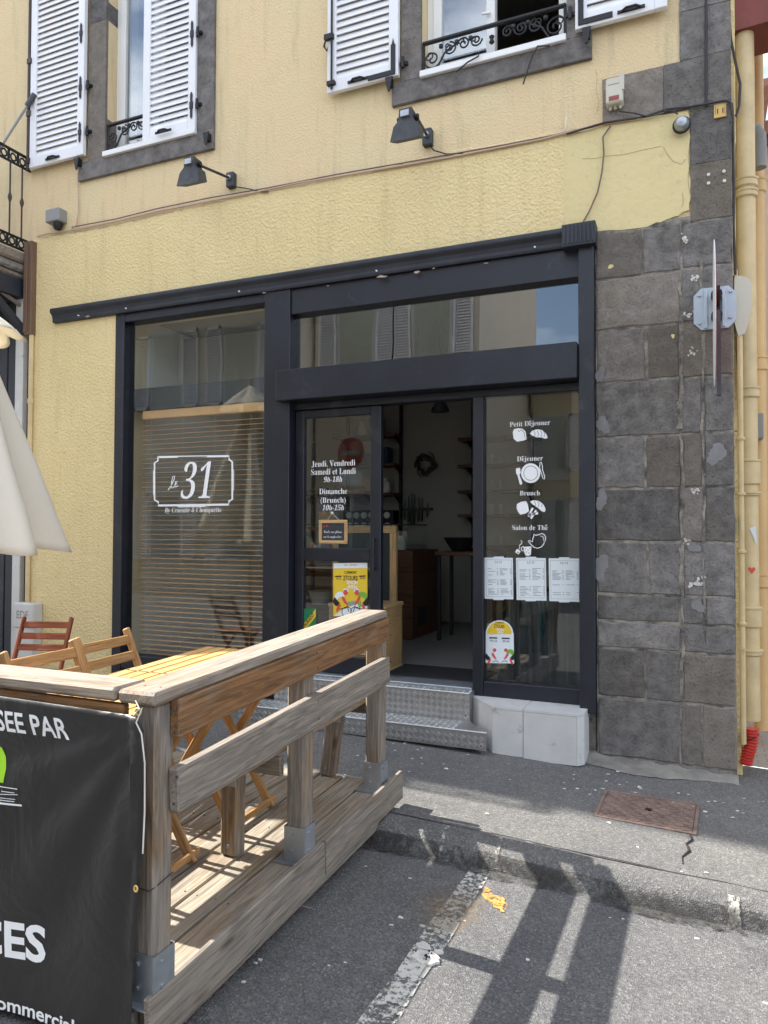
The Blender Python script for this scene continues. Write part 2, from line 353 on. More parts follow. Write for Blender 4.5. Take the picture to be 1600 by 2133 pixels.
def cbox_mesh(l, w, t, b, mat, name):
    key = (round(l, 3), round(w, 3), round(t, 3), round(b, 4), mat)
    if key in CB: return CB[key]
    h = (l/2, w/2, t/2); b = min(b, min(h)*.9); vs = []; ix = {}
    S = [(x, y, z) for x in (-1, 1) for y in (-1, 1) for z in (-1, 1)]
    for c in S:
        for a in range(3):
            ix[c, a] = len(vs); vs.append(tuple(c[k]*(h[k] if k == a else h[k]-b) for k in range(3)))
    fs = []
    for a in range(3):
        o = [k for k in range(3) if k != a]
        for sg in (-1, 1):
            q = []
            for u_, v_ in ((-1, -1), (1, -1), (1, 1), (-1, 1)):
                c = [0, 0, 0]; c[a] = sg; c[o[0]] = u_; c[o[1]] = v_; q.append(ix[tuple(c), a])
            fs.append(tuple(q))
    for a in range(3):
        o = [k for k in range(3) if k != a]
        for u_ in (-1, 1):
            for v_ in (-1, 1):
                c0 = [0, 0, 0]; c0[o[0]] = u_; c0[o[1]] = v_; c1 = list(c0); c0[a] = -1; c1[a] = 1; c0, c1 = tuple(c0), tuple(c1)
                fs.append((ix[c0, o[0]], ix[c1, o[0]], ix[c1, o[1]], ix[c0, o[1]]))
    for c in S: fs.append(tuple(ix[c, a] for a in range(3)))
    m = MB(); m.v = vs; m.f = fs; CB[key] = m.mesh(name, mat); return CB[key]
def frame3(a, b, up):
    a, b = V(a), V(b); x = (b-a).normalized(); z = V(up)-x*V(up).dot(x)
    if z.length < 1e-3: z = V((1, 0, 0))-x*x.x
    z.normalize(); y = z.cross(x); c = (a+b)/2
    return MX(((x.x, y.x, z.x, c.x), (x.y, y.y, z.y, c.y), (x.z, y.z, z.z, c.z), (0, 0, 0, 1)))
def plank(name, a, b, w, t, mat, parent, up=(0, 0, 1), bev=.004, **k):
    "board from a to b: w across, t along up"
    l = (V(b)-V(a)).length
    return link(bpy.data.objects.new(name, cbox_mesh(l, w, t, bev, mat, name)), frame3(a, b, up), parent, **k)
def cb(name, x0, x1, y0, y1, z0, z1, mat, parent, bev=.004, **k):
    return link(bpy.data.objects.new(name, cbox_mesh(x1-x0, y1-y0, z1-z0, bev, mat, name)), MX.Translation(((x0+x1)/2, (y0+y1)/2, (z0+z1)/2)), parent, **k)
# lettering: mathematical alphabets of the built-in glyph set give the serif faces
def conv(s, style):
    base = {'bold': (0x1D400, 0x1D41A), 'bi': (0x1D468, 0x1D482), 'script': (0x1D4D0, 0x1D4EA)}.get(style)
    if not base: return s
    o = ''
    for c in s:
        if 'A' <= c <= 'Z': o += chr(base[0]+ord(c)-65)
        elif 'a' <= c <= 'z': o += chr(base[1]+ord(c)-97)
        elif c.isdigit(): o += chr(0x1D7CE+ord(c)-48)
        else: o += c
    return o
def text_geo(body, style, off=0.):
    c = bpy.data.curves.new('t', 'FONT'); c.body = conv(body.replace('é', 'e'), style); c.offset = off; c.resolution_u = 3
    o = bpy.data.objects.new('t', c); me = bpy.data.meshes.new_from_object(o); vs = [(v.co.x, v.co.y) for v in me.vertices]; fs = [tuple(p.vertices) for p in me.polygons]
    bpy.data.objects.remove(o); bpy.data.curves.remove(c); bpy.data.meshes.remove(me)
    return vs, fs
def text(m, body, style, x0, x1, zb, cap, Y, off=0., slant=0., xz=None):
    "lettering in the plane y=Y from x0 to x1, baseline zb, capital height cap; xz maps (x,z) to another place"
    vs, fs = text_geo(body, style, off)
    if not vs: return
    a = min(v[0] for v in vs); b = max(v[0] for v in vs); k = (x1-x0)/(b-a); kz = cap/.70
    out = [(x0+(x-a)*k+slant*z*kz, zb+z*kz) for x, z in vs]
    if 'é' in body:
        i = -1
        while True:
            i = body.find('é', i+1)
            if i < 0: break
            pv = text_geo(body[:i+1], style, off)[0]; q0 = max(v[0] for v in text_geo(body[:i], style, off)[0]); q1 = max(v[0] for v in pv)
            xc = x0+((q0+q1)/2-a)*k-.007; n = len(out)
            out += [(xc-.003, zb+.52*kz), (xc+.004, zb+.52*kz), (xc+.014, zb+.72*kz), (xc+.004, zb+.72*kz)]; fs = fs+[(n, n+1, n+2, n+3)]
    if xz: out = [xz(*p) for p in out]
    m.add([(x, Y, z) for x, z in out], [f[::-1] for f in fs])
def ptext(m, body, style, pl, pr, pyb, cap_px, Y, off=0., slant=0.):
    a, b = W(pl, pyb, Y), W(pr, pyb, Y); xm = (pl+pr)/2
    text(m, body, style, a.x, b.x, W(xm, pyb, Y).z, W(xm, pyb-cap_px, Y).z-W(xm, pyb, Y).z, Y, off, slant)
def flat(m, pts, Y): m.add([(x, Y, z) for x, z in pts], [tuple(range(len(pts)))])
def ppoly(m, pts, Y): flat(m, [(W(x, y, Y).x, W(x, y, Y).z) for x, y in pts], Y)
def pstroke(m, pts, wpx, Y):
    "open line of constant pixel-like width drawn flat in plane y=Y"
    q = [W(x, y, Y) for x, y in pts]; w = wpx*(W(pts[0][0]+1, pts[0][1], Y).x-W(*pts[0], Y).x)/2
    vs = []
    for i, p in enumerate(q):
        d = q[min(i+1, len(q)-1)]-q[max(0, i-1)]; n = V((-d.z, 0, d.x)).normalized()*w; vs += [p+n, p-n]
    m.add([(v.x, Y, v.z) for v in vs], [(2*i, 2*i+1, 2*i+3, 2*i+2) for i in range(len(q)-1)])
def arc(cx, cy, rx, ry, a0, a1, n=12): return [(cx+rx*math.cos(R(a0+(a1-a0)*i/n)), cy+ry*math.sin(R(a0+(a1-a0)*i/n))) for i in range(n+1)]
# ---------------------------------------------------------------- ground
def cl(x): return max(-2.2, min(3., x))
def pv(x, y): return .10-.04*cl(x)+.01*y
def rd(x, y): return pv(x, y)-.10
def sheet(name, xs, ys, zf, mat, **k):
    m = MB(); n = len(ys)
    m.add([(x, y, zf(x, y)) for x in xs for y in ys], [(i*n+j, (i+1)*n+j, (i+1)*n+j+1, i*n+j+1) for i in range(len(xs)-1) for j in range(n-1)])
    m.sm = True; return m.build(name, mat, None, False, **k)
def fr(a, b, n): return [a+(b-a)*i/n for i in range(n+1)]
GX = [-120, -40, -20]+fr(-14, 6, 80)+[12, 40, 120]
sheet('road', GX, [-150, -60, -30]+fr(-14, -1.52, 40), rd, 'road_asphalt', kind='structure')
sheet('pavement', GX, fr(-1.47, .0, 8)+[.3], lambda x, y: pv(x, y)+.004*math.sin(3.1*x+2*y), 'pave_asphalt', kind='structure')
# kerb: asphalt-dressed rounded edge, with a narrow open joint at its back
KP = [(-1.463, -.006), (-1.468, .002), (-1.49, .004), (-1.535, -.002), (-1.567, -.013), (-1.595, -.036), (-1.618, -.072), (-1.632, -.103), (-1.66, -.113)]
m = MB(); xs = [-120, -40]+fr(-14, 6, 160)+[40, 120]; n = len(KP)
m.add([(x, y+.008*math.sin(4.7*x)+random.uniform(-.004, .004), pv(x, y)+z+random.uniform(-.003, .003)) for x in xs for y, z in KP], [(i*n+j, i*n+j+1, (i+1)*n+j+1, (i+1)*n+j) for i in range(len(xs)-1) for j in range(n-1)])
m.sm = True; m.build('kerb', 'kerb_asphalt', None, False, kind='structure')
sheet('side_street', [.19]+fr(.3, 7, 10), [.3]+fr(.6, 30, 12)+[120], lambda x, y: pv(x, y)+.006+.01*min(y, 4), 'setts', kind='structure')
sheet('inner_ground', [-120, -12, .19], [.3, 60, 150], lambda x, y: -.15, 'pave_asphalt', kind='structure')
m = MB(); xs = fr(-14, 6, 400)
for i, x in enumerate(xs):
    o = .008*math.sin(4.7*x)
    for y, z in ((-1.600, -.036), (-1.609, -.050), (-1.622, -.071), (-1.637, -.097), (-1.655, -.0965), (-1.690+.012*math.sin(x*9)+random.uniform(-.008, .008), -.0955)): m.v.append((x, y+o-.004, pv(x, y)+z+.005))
m.f = [(i*6+j, i*6+j+1, (i+1)*6+j+1, (i+1)*6+j) for i in range(400) for j in range(5)]; m.sm = True; m.build('gutter_dirt_shade', 'gutter', None, False, kind='structure')  # gutter dirt, its dark tone also painting in shade on the kerb face
m = MB(); m.tube([(x, -1.466+.004*math.sin(x*13)+random.uniform(-.003, .003), pv(x, -1.466)+.003) for x in fr(-3.2, 3, 150)], .0035, 4); m.build('kerb_joint', 'wire', None, kind='structure')
def decal(name, pts, mat, zf, dz, **k):
    m = MB(); m.add([(x, y, zf(x, y)+dz) for x, y in pts], [tuple(range(len(pts)))]); return m.build(name, mat, None, False, **k)
def wig(pts, a, n=8):
    o = []
    for i, p in enumerate(pts):
        q = pts[(i+1) % len(pts)]
        for j in range(n): o.append((p[0]+(q[0]-p[0])*j/n+random.uniform(-a, a), p[1]+(q[1]-p[1])*j/n+random.uniform(-a, a)))
    return o
decal('road_marking', wig([(-1.0, -1.64), (-.905, -1.635), (-.93, -4.2), (-1.05, -4.2)], .008, 14), 'worn_white', rd, .004, kind='structure')
decal('tan_stain', [(-.98+.17*math.cos(t*.3)+.06*math.sin(t*.3), -2.03+.26*math.sin(t*.3)) for t in range(21)], 'worn_tan', rd, .006, kind='structure')
op = [WZ(x, y, .012) for x, y in ((1003, 1862), (1012, 1850), (1030, 1868), (1048, 1872), (1056, 1888), (1050, 1902), (1030, 1890), (1014, 1880))]
decal('orange_marking', wig([(p.x, p.y) for p in op], .006, 4), 'worn_orange', rd, .004, kind='structure')
def kz(x, y):
    yy = y-.008*math.sin(4.7*x)
    for (ya, za), (yb_, zb_) in zip(KP, KP[1:]):
        if yb_ <= yy <= ya: return pv(x, y)+za+(zb_-za)*(ya-yy)/(ya-yb_)
    return pv(x, y)
for xk, w_, y0_, y1_ in ((-1.16, .008, -1.49, -1.63), (-.89, .010, -1.49, -1.62), (.115, .022, -1.55, -1.63)):
    m = MB(); n = 14
    for t in range(n+1):
        y = y0_+(y1_-y0_)*t/n
        for sg in (-1, 1): m.v.append((xk+sg*w_*random.uniform(.8, 1.2)-.1*(y-y0_)*0, y, kz(xk, y)+.005))
    m.f = [(2*t, 2*t+1, 2*t+3, 2*t+2) for t in range(n)]; m.build('kerb_tick', 'worn_grey', None, False, kind='structure')
m = MB(); m.tube([(x, y, pv(x, y)+.001) for x, y in [(-.06, -1.0), (-.05, -1.06), (-.075, -1.12), (-.06, -1.2), (-.09, -1.28), (-.085, -1.36)]], [.003, .006, .004, .007, .004, .002], 5)
m.build('pavement_crack', 'wire', None, kind='structure')
# concrete apron at the foot of the corner stones
m = MB(); n = 26
for i in range(n+1):
    x = -.72+i*(.92)/n; wdt = .10+.12*math.sin(math.pi*min(1, (i+3)/n))+random.uniform(-.015, .015)
    for q, h in ((.02, .035), (-.04, .03), (-wdt*.6, .016), (-wdt, -.002)): m.v.append((x, q, pv(x, q)+h*(.6+.4*math.sin(i*.7)**2)+.003))
m.f = [(i*4+j, i*4+j+1, i*4+j+5, i*4+j+4) for i in range(n) for j in range(3)]; m.sm = True
m.build('concrete_apron', 'concrete', None, False, kind='structure')
# loose pale chips lying on the asphalt
m = MB()
for _ in range(150):
    x = random.uniform(-2.1, .7); y = random.choice((random.uniform(-.75, -.3), random.uniform(-3.2, -.2))); z = (pv if y > -1.46 else rd)(x, y)
    if -1.66 < y < -1.44: continue
    q = random.uniform(.002, .0065); m.box(x-q*1.6, x+q*1.6, y-q, y+q, z, z+q*.6, q*.4)
m.build('stone_chips', 'chip_w', None, kind='stuff', label='small pale chips scattered over the asphalt', cat='debris')
# broken plaster splat on the white line
p = WZ(888, 1998, .015); e = empty('plaster_splat', (p.x, p.y, rd(p.x, p.y)), 'crumbling whitish plaster splat stuck on the white road line', 'debris')
for (dx, dy, r0, h) in ((0, 0, .055, .010), (-.035, .065, .03, .006), (.03, .06, .018, .005)):
    q = [(p.x+dx+r0*random.uniform(.8, 1.1)*math.cos(t*.2244), p.y+dy+r0*.75*random.uniform(.8, 1.1)*math.sin(t*.2244)) for t in range(28)]
    MB().prism([(x, y, rd(x, y)+.001) for x, y in q], (0, 0, h)).build('crust', 'plaster', e)
m = MB()
for _ in range(16):
    a = random.uniform(0, 6.28); r0 = random.uniform(0, .05); x, y = p.x+r0*math.cos(a), p.y+r0*.7*math.sin(a); q = random.uniform(.001, .003); m.box(x-q, x+q, y-q, y+q, rd(x, y)+.012, rd(x, y)+.0165)
m.build('dark_spots', 'ink', e)
# manhole
mc = [V((-.507, -.594)), V((-.022, -.55)), V((-.039, -.982)), V((-.518, -.991))]
e = empty('manhole_cover', (-.27, -.78, pv(-.27, -.78)), 'rusty rectangular utility cover with raised pattern set in the pavement', 'manhole cover')
def mh(u, v, dz): q = (mc[0]*(1-u)+mc[1]*u)*(1-v)+(mc[3]*(1-u)+mc[2]*u)*v; return (q.x, q.y, pv(q.x, q.y)+dz)
m = MB(); m.add([mh(u, v, dz) for dz in (-.03, .003) for u, v in ((.025, .03), (.975, .03), (.975, .97), (.025, .97))], [(0, 1, 2, 3), (4, 5, 6, 7), (0, 1, 5, 4), (1, 2, 6, 5), (2, 3, 7, 6), (3, 0, 4, 7)]); m.build('plate', 'rust', e)
m = MB()
for a, b in (((-.01, 0), (1.01, 0)), ((1, -.01), (1, 1.01)), ((1.01, 1), (-.01, 1)), ((0, 1.01), (0, -.01))): m.bar(mh(*a, -.004), mh(*b, -.004), .017, .018)
m.build('rim', 'rust', e)
m = MB()
for i in range(15):
    for j in range(11):
        u, v = .06+i*.063, .07+j*.086
        d = .022 if (i+j) % 2 else -.022
        m.bar(mh(u-.02, v-d*1.3, .0035), mh(u+.02, v+d*1.3, .0035), .0105, .007)
m.build('tread_pattern', 'rust', e, kind='stuff')
MB().box(-.285, -.255, -.79, -.765, pv(-.27, -.78)+.0, pv(-.27, -.78)+.0095).build('lifting_key_slot', 'iron', e)
# ---------------------------------------------------------------- cafe building
B = empty('cafe_building', (-2.8, 0, 0), 'yellow rendered corner cafe building with dark shopfront, white shutters and basalt quoins', 'building')
def grid_wall(name, x0, x1, z0, z1, y0, y1, holes, mat, parent, top=None):
    xs = sorted({x0, x1}|{c for h in holes for c in h[:2] if x0 < c < x1}); zs = sorted({z0, z1}|{c for h in holes for c in h[2:] if z0 < c < z1})
    sol = lambda i, j: 0 <= i < len(xs)-1 and 0 <= j < len(zs)-1 and not any(h[0] <= (xs[i]+xs[i+1])/2 <= h[1] and h[2] <= (zs[j]+zs[j+1])/2 <= h[3] for h in holes)
    m = MB()
    def q(a, b, c, d): m.add([a, b, c, d], [(0, 1, 2, 3)])
    for i in range(len(xs)-1):
        for j in range(len(zs)-1):
            if not sol(i, j): continue
            a, b, c, d = xs[i], xs[i+1], zs[j], zs[j+1]
            q((a, y0, c), (b, y0, c), (b, y0, d), (a, y0, d)); q((a, y1, c), (a, y1, d), (b, y1, d), (b, y1, c))
            if not sol(i-1, j): q((a, y0, c), (a, y0, d), (a, y1, d), (a, y1, c))
            if not sol(i+1, j): q((b, y0, c), (b, y1, c), (b, y1, d), (b, y0, d))
            if not sol(i, j-1): q((a, y0, c), (a, y1, c), (b, y1, c), (b, y0, c))
            if not sol(i, j+1): q((a, y0, d), (b, y0, d), (b, y1, d), (a, y1, d))
    return m.build(name, mat, parent, False)
SHOP = (-4.73, -.63, .02, 3.50); WL = (-4.88, -3.87, 4.94, 6.95); WR = (-1.86, -.81, 4.92, 6.95)
grid_wall('wall', -5.80, .195, -.2, 11.9, 0, .38, [SHOP, WL, WR], 'render_upper', B)
# rough lower coat stands a centimetre proud and ends in a ragged line under the cables
m = MB(); xs = fr(-5.79, -.83, 150); topz = [4.325+.012*math.sin(x*3)+random.uniform(-.012, .012) for x in xs]
for i in range(150):
    a, b = xs[i], xs[i+1]; lo = 3.55 if -4.735 < (a+b)/2 < -.6 else -.15
    m.add([(a, -.012, lo), (b, -.012, lo), (b, -.012, topz[i+1]-.012), (a, -.012, topz[i]-.012), (b, .001, topz[i+1]), (a, .001, topz[i])], [(0, 1, 2, 3), (3, 2, 4, 5)])
q = [(-4.735, -.012, z) for z in (-.15, 3.55)]; m.add([q[0], (q[0][0], .01, q[0][2]), (q[0][0], .01, q[1][2]), q[1]], [(0, 1, 2, 3)])
m.build('rough_render', 'render_rough', B, False)
q = [(-.84, 3.62), (-.6, 3.585), (-.3, 3.575), (-.16, 3.60), (-.05, 3.64), (-.045, 3.8), (-.055, 4.0), (-.04, 4.18), (-.06, 4.275), (-.5, 4.29), (-.83, 4.285)]
MB().prism([(x, -.013, z) for x, z in wig(q, .006, 5)], (0, .016, 0)).build('smooth_render_patch', 'render_patch', B)
# corner stones, bottom to top, each block its own piece set on pale mortar
MB().box(-.628, .193, -.0115, .36, -.1, 3.60).build('mortar_bed', 'mortar', B)
zr = [-.06, .145, .53, .845, 1.02, 1.195, 1.537, 1.878, 2.216, 2.572, 2.924, 3.26, 3.56]
cuts = {0: [-.63, -.28, .02, .195], 1: [-.63, -.125, .0, .195], 2: [-.63, -.33, -.115, .195], 3: [-.63, -.118, .195], 4: [-.63, -.118, .02, .195], 5: [-.63, -.31, -.108, .195], 6: [-.63, -.115, .022, .195], 7: [-.63, -.325, -.105, .018, .195],
        8: [-.63, -.112, .02, .195], 9: [-.63, -.312, -.11, .195], 10: [-.63, -.105, .195], 11: [-.63, -.335, -.10, .195]}
def stone(x0, x1, z0, z1, y0=-.018, y1=.12, mat='basalt', g=.005, name='stone', jit=.0045):
    x0, x1, z0, z1 = x0+g, x1-g, z0+g, z1-g; yo = y0+random.uniform(-.002, .002)
    per = [(x0, z0), (x1, z0), (x1, z1), (x0, z1)]; o = []; n = 5
    for a, b in zip(per, per[1:]+per[:1]):
        for t in range(n): o.append((a[0]+(b[0]-a[0])*t/n+random.uniform(-jit, jit), a[1]+(b[1]-a[1])*t/n+random.uniform(-jit, jit)))
    xm, zm = (x0+x1)/2, (z0+z1)/2; c = .009 if jit > .002 else .004; m = MB(); k = len(o)
    ins = lambda p: (p[0]+(c if p[0] < xm else -c)*min(1, abs(p[0]-xm)/(x1-x0)*2.2), p[1]+(c if p[1] < zm else -c)*min(1, abs(p[1]-zm)/(z1-z0)*2.2))
    m.add([(ins(p)[0], yo, ins(p)[1]) for p in o]+[(p[0], yo+c*.8, p[1]) for p in o]+[(p[0], y1, p[1]) for p in o], [tuple(range(k))]+[(r*k+q, r*k+(q+1) % k, (r+1)*k+(q+1) % k, (r+1)*k+q) for r in (0, 1) for q in range(k)])
    return m.build(name, mat, B)
for k, c in cuts.items():
    for a, b in zip(c, c[1:]): stone(a, b, zr[k], zr[k+1], g=random.choice((.003, .005, .007)))
for x0, x1, z0, z1 in ((-.045, .195, 3.56, 3.92), (-.045, .195, 3.92, 4.29), (-.58, -.2, 4.29, 4.605), (-.2, .195, 4.29, 4.605), (-.102, .195, 4.605, 4.92), (-.102, .195, 4.92, 5.25), (-.35, .195, 5.25, 5.6), (-.102, .195, 5.6, 6.), (-.35, .195, 6., 6.4)):
    stone(x0, x1, z0, z1, g=.0005, y0=-.014, jit=.0012)
def blob(px, py, r, mat, name, Y=-.0208, asp=1.):
    p = W(px, py, Y); n = 40; ph = [random.uniform(0, 6.28) for _ in range(6)]; q = []
    for t in range(n):
        a = 6.283*t/n; k = 1+.2*math.sin(2*a+ph[0])+.12*math.sin(3*a+ph[1])+.06*math.sin(7*a+ph[2])+.05*math.sin(11*a+ph[3])+random.uniform(-.05, .05)
        q.append((p.x+r*.75*asp*k*math.cos(a), Y, p.z+r*.75*k*math.sin(a)))
    if mat == 'plaster':
        m = MB()
        for _ in range(9):
            u, v = random.gauss(0, .5), random.gauss(0, .5); r2 = r*random.uniform(.12, .42); n2 = 9
            m.prism([(p.x+r*asp*u+r2*random.uniform(.5, 1.3)*math.cos(.698*t), Y-random.uniform(0, .0008), p.z+r*v+r2*random.uniform(.5, 1.3)*math.sin(.698*t)) for t in range(n2)], (0, .007, 0))
        m.build(name, mat, B, kind='stuff')
    else: MB().prism(q, (0, .007, 0)).build(name, mat, B)
for a in ((1450, 1022, .032, 'plaster', 1.6), (1445, 1140, .045, 'cement', 1.), (1430, 1130, .018, 'plaster', 1.2), (1452, 1212, .045, 'plaster', 1.), (1398, 1204, .026, 'cement', 1.), (1454, 1262, .05, 'cement', 1.), 
          (1446, 735, .03, 'plaster', 1.), (1432, 655, .026, 'plaster', 1.4), (1450, 578, .03, 'plaster', 1.), (1425, 500, .025, 'plaster', 1.2), (1415, 888, .022, 'cement', 1.), (1493, 945, .085, 'cement', .8), (1250, 780, .07, 'cement', .5), (1256, 885, .08, 'cement', .6), (1253, 1040, .09, 'cement', .5), (1252, 1180, .11, 'cement', .5), (1402, 700, .016, 'render_rough', 1.), (1272, 555, .02, 'render_rough', 1.)):
    blob(a[0], a[1], a[2], a[3], 'plaster_patch', asp=a[4])
for xc, za, zb_, w_ in ((-.112, .55, 1.5, .016), (-.108, 1.56, 2.2, .02), (-.106, 2.25, 3.2, .022), (.018, .9, 1.9, .01), (.02, 1.95, 3.3, .014)):
    n = 46; Lr = [[], []]
    for t in range(n+1):
        z = za+(zb_-za)*t/n; d = .006*math.sin(z*7+xc*50)
        for k_, sg in ((0, -1), (1, 1)): Lr[k_].append((xc+d+sg*w_*(.5+.4*math.sin(z*11+k_*2+xc*90)*math.sin(z*23+k_)+random.uniform(-.2, .2)), -.0216, z))
    m = MB(); m.add(Lr[0]+Lr[1], [(t, n+1+t, n+2+t, t+1) for t in range(n)]); m.build('cement_seam', 'mortar', B, False)
# window surrounds
for (x0, x1, z0, z1) in ((-5.19, -3.70, 4.775, 4.945), (-5.08, -4.88, 4.945, 6.2), (-5.08, -4.88, 6.2, 7.05), (-3.87, -3.70, 4.945, 6.05), (-3.87, -3.70, 6.05, 7.05), (-2.09, -.645, 4.76, 4.925), (-2.02, -1.86, 4.925, 6.0), (-.81, -.65, 4.925, 6.0), (-2.02, -1.86, 6.0, 7.05), (-.81, -.65, 6.0, 7.05), (-5.08, -3.70, 6.95, 7.1), (-2.02, -.65, 6.95, 7.1)):
    stone(x0, x1, z0, z1, -.03, .16, 'basalt_trim', .0004, 'surround_stone', .0008)
# body behind the facade
cb('floor_slab', -5.79, .19, .38, 8, 3.72, 3.95, 'room', B); cb('side_wall', -.02, .194, .381, 8.2, -.2, 11.9, 'render_upper', B); cb('back_wall', -5.8, -.02, 8, 8.2, -.2, 11.9, 'render_upper', B)
cb('party_wall', -5.8, -5.5, .381, 8, -.2, 11.9, 'room', B); cb('upper_partition', -5.49, -.03, 4.2, 4.3, 3.96, 11, 'room', B); cb('upper_ceiling', -5.49, -.03, .381, 8, 7.4, 7.6, 'room', B)
cb('roof', -6.2, .55, -.42, 8.5, 11.9, 12.1, 'roof', B)
def window(h, y, parent, pane_mat, open_right=False):
    x0, x1, z0, z1 = h; xm = (x0+x1)/2
    w = cb('window', x0, x1, y-.02, y+.05, z0, z0+.06, 'pvc', parent)
    for a in ((x0, x0+.05, z0+.06, z1), (x1-.05, x1, z0+.06, z1)): cb('frame', a[0], a[1], y-.02, y+.05, a[2], a[3], 'pvc', w)
    for k, (a, b) in enumerate(((x0+.05, xm-.002), (xm+.002, x1-.05))):
        if open_right and k: continue
        for q in ((a, a+.065, z0+.065, z1), (b-.065, b, z0+.065, z1)): cb('casement_stile', q[0], q[1], y-.035, y+.035, q[2], q[3], 'pvc', w)
        cb('casement_rail', a+.065, b-.065, y-.033, y+.033, z0+.065, z0+.15, 'pvc', w)
        MB().box(a+.065, b-.065, y-.006, y+.004, z0+.15, z1).build('pane', pane_mat, w)
    if open_right:
        for q in (.07, .5): plank('open_casement_stile', (x1-.06, y+q, z0+.065), (x1-.06, y+q, z1), .05, .06, 'pvc', w, (0, 1, 0))
        plank('casement_rail', (x1-.06, y+.1, z0+.1), (x1-.06, y+.47, z0+.1), .05, .07, 'pvc', w)
        plank('handle', (xm-.03, y-.05, z0+.42), (xm-.09, y-.06, z0+.42), .018, .018, 'white', w)
    cb('window_sill', x0-.0, x1+.0, -.06, y-.021, z0-.012, z0+.035, 'white', w)
    return w
window(WL, .13, B, 'glass_up'); window(WR, .13, B, 'glass_up', True)
def shutter(x0, x1, z0, z1, y, n):
    t = .042; s = .075; rs = .07
    f = cb('shutter', x0, x0+s, y-t, y, z0, z1, 'shutter', B)
    cb('stile', x1-s, x1, y-t, y, z0, z1, 'shutter', f)
    for a, b in ((z0, z0+rs+.03), (z1-rs, z1)): cb('rail', x0+s, x1-s, y-t+.002, y-.002, a, b, 'shutter', f)
    za, zb = z0+rs+.03, z1-rs; p = (zb-za)/n
    for i in range(n):
        z = za+p*(i+.5); xm0, xm1 = x0+s-.004, x1-s+.004
        plank('slat', (xm0, y-t/2, z), (xm1, y-t/2, z), p*1.16, .007, 'shutter', f, (0, -.93, .36), .002)
    return f
SH = []
SH.append((shutter(-5.755, -5.09, 4.985, 6.94, -.035, 32), -5.755, -5.09, 4.985)); SH.append((shutter(-4.43, -3.872, 4.957, 6.94, -.012, 32), -4.43, -3.872, 4.957))
SH.append((shutter(-2.61, -2.022, 4.955, 6.94, -.035, 32), -2.61, -2.022, 4.955)); SH.append((shutter(-.745, -.172, 4.945, 6.94, -.035, 32), -.745, -.172, 4.945))
def hinge(f, x, z, y, l=.14):
    m = MB(); m.box(x-.010, x+.010, y-.008, y, z-l/2, z+l/2); m.box(x-.016, x+.016, y-.010, y, z-l*.16, z+l*.16)
    for s in (-1, 1): m.prism([(x-.012, y-.008, z+s*l/2), (x, y-.008, z+s*(l/2+.025)), (x+.012, y-.008, z+s*l/2)], (0, .008, 0))
    m.build('hinge', 'iron', f)
hinge(SH[0][0], -5.125, 5.19, -.078); hinge(SH[0][0], -5.125, 5.60, -.078, .16); hinge(SH[0][0], -5.125, 6.1, -.078); hinge(SH[1][0], -3.905, 5.17, -.055, .18); hinge(SH[1][0], -3.905, 5.78, -.055, .18)
for f, x0, x1, z in SH:
    xc = x0+(x1-x0)*(.45 if f is not SH[3][0] else .62); m = MB(); y = -.08
    m.box(xc-.085, xc+.085, y-.006, y+.004, z+.028, z+.046); m.tube([(xc-.06, y-.004, z+.036), (xc-.03, y-.026, z+.04), (xc+.03, y-.026, z+.04), (xc+.06, y-.004, z+.036)], .008, 6)
    m.build('latch', 'iron', f)
for f, x, s in ((SH[2][0], -2.022, -1), (SH[3][0], -.745, 1)):
    m = MB(); xa, xb = sorted((x+s*.02, x+s*.055)); m.box(xa, xb, -.085, -.076, 4.985, 5.19); xa, xb = sorted((x+s*.02, x+s*.24)); m.box(xa, xb, -.0855, -.076, 4.965, 5.0)
    m.prism([(x+s*.027, -.084, 5.19), (x+s*.048, -.084, 5.19), (x+s*.0375, -.084, 5.235)], (0, .008, 0)); m.build('corner_strap', 'iron', f)
m = MB(); m.tube([(-5.775, -.07, 4.98), (-5.775, -.07, 6.9)], .017, 8)
for z in (5.05, 5.5, 6.0): m.box(-5.79, -5.74, -.09, -.05, z-.02, z+.03)
m.build('espagnolette_bar', 'brown_iron', SH[0][0])
m = MB(); m.tube([(-2.565, -.09, 4.97), (-2.565, -.09, 6.9)], .009, 6); m.box(-2.60, -2.535, -.105, -.075, 5.0, 5.03); m.box(-2.625, -2.55, -.105, -.075, 5.36, 5.40); m.tube([(-2.61, -.1, 5.36), (-2.625, -.1, 5.31), (-2.6, -.1, 5.27), (-2.585, -.1, 5.31), (-2.6, -.1, 5.36)], .008, 6)
m.build('espagnolette_bar', 'iron', SH[2][0])
# shutter stops and pintles on the stone
def stop(x, z):
    m = MB(); m.box(x-.018, x+.018, -.07, -.028, z-.03, z+.03); m.prism([(x-.03, -.085, z+.03), (x+.03, -.085, z+.03), (x+.008, -.085, z-.075), (x-.008, -.085, z-.075)], (0, .012, 0)); m.build('shutter_stop', 'iron', B)
for px, py in ((163, 338), (432, 285), (812, 172), (1222, 70)): p = W(px, py, -.06); stop(p.x, p.z)
for x, z in ((-3.845, 5.17), (-3.845, 5.78), (-5.06, 5.2), (-5.06, 5.62), (-1.99, 5.05), (-.78, 5.08)):
    m = MB(); m.tube([(x, -.06, z-.04), (x, -.06, z+.04)], .013, 7); m.box(x-.03, x+.03, -.05, -.02, z-.012, z+.012); m.build('pintle', 'iron', B)
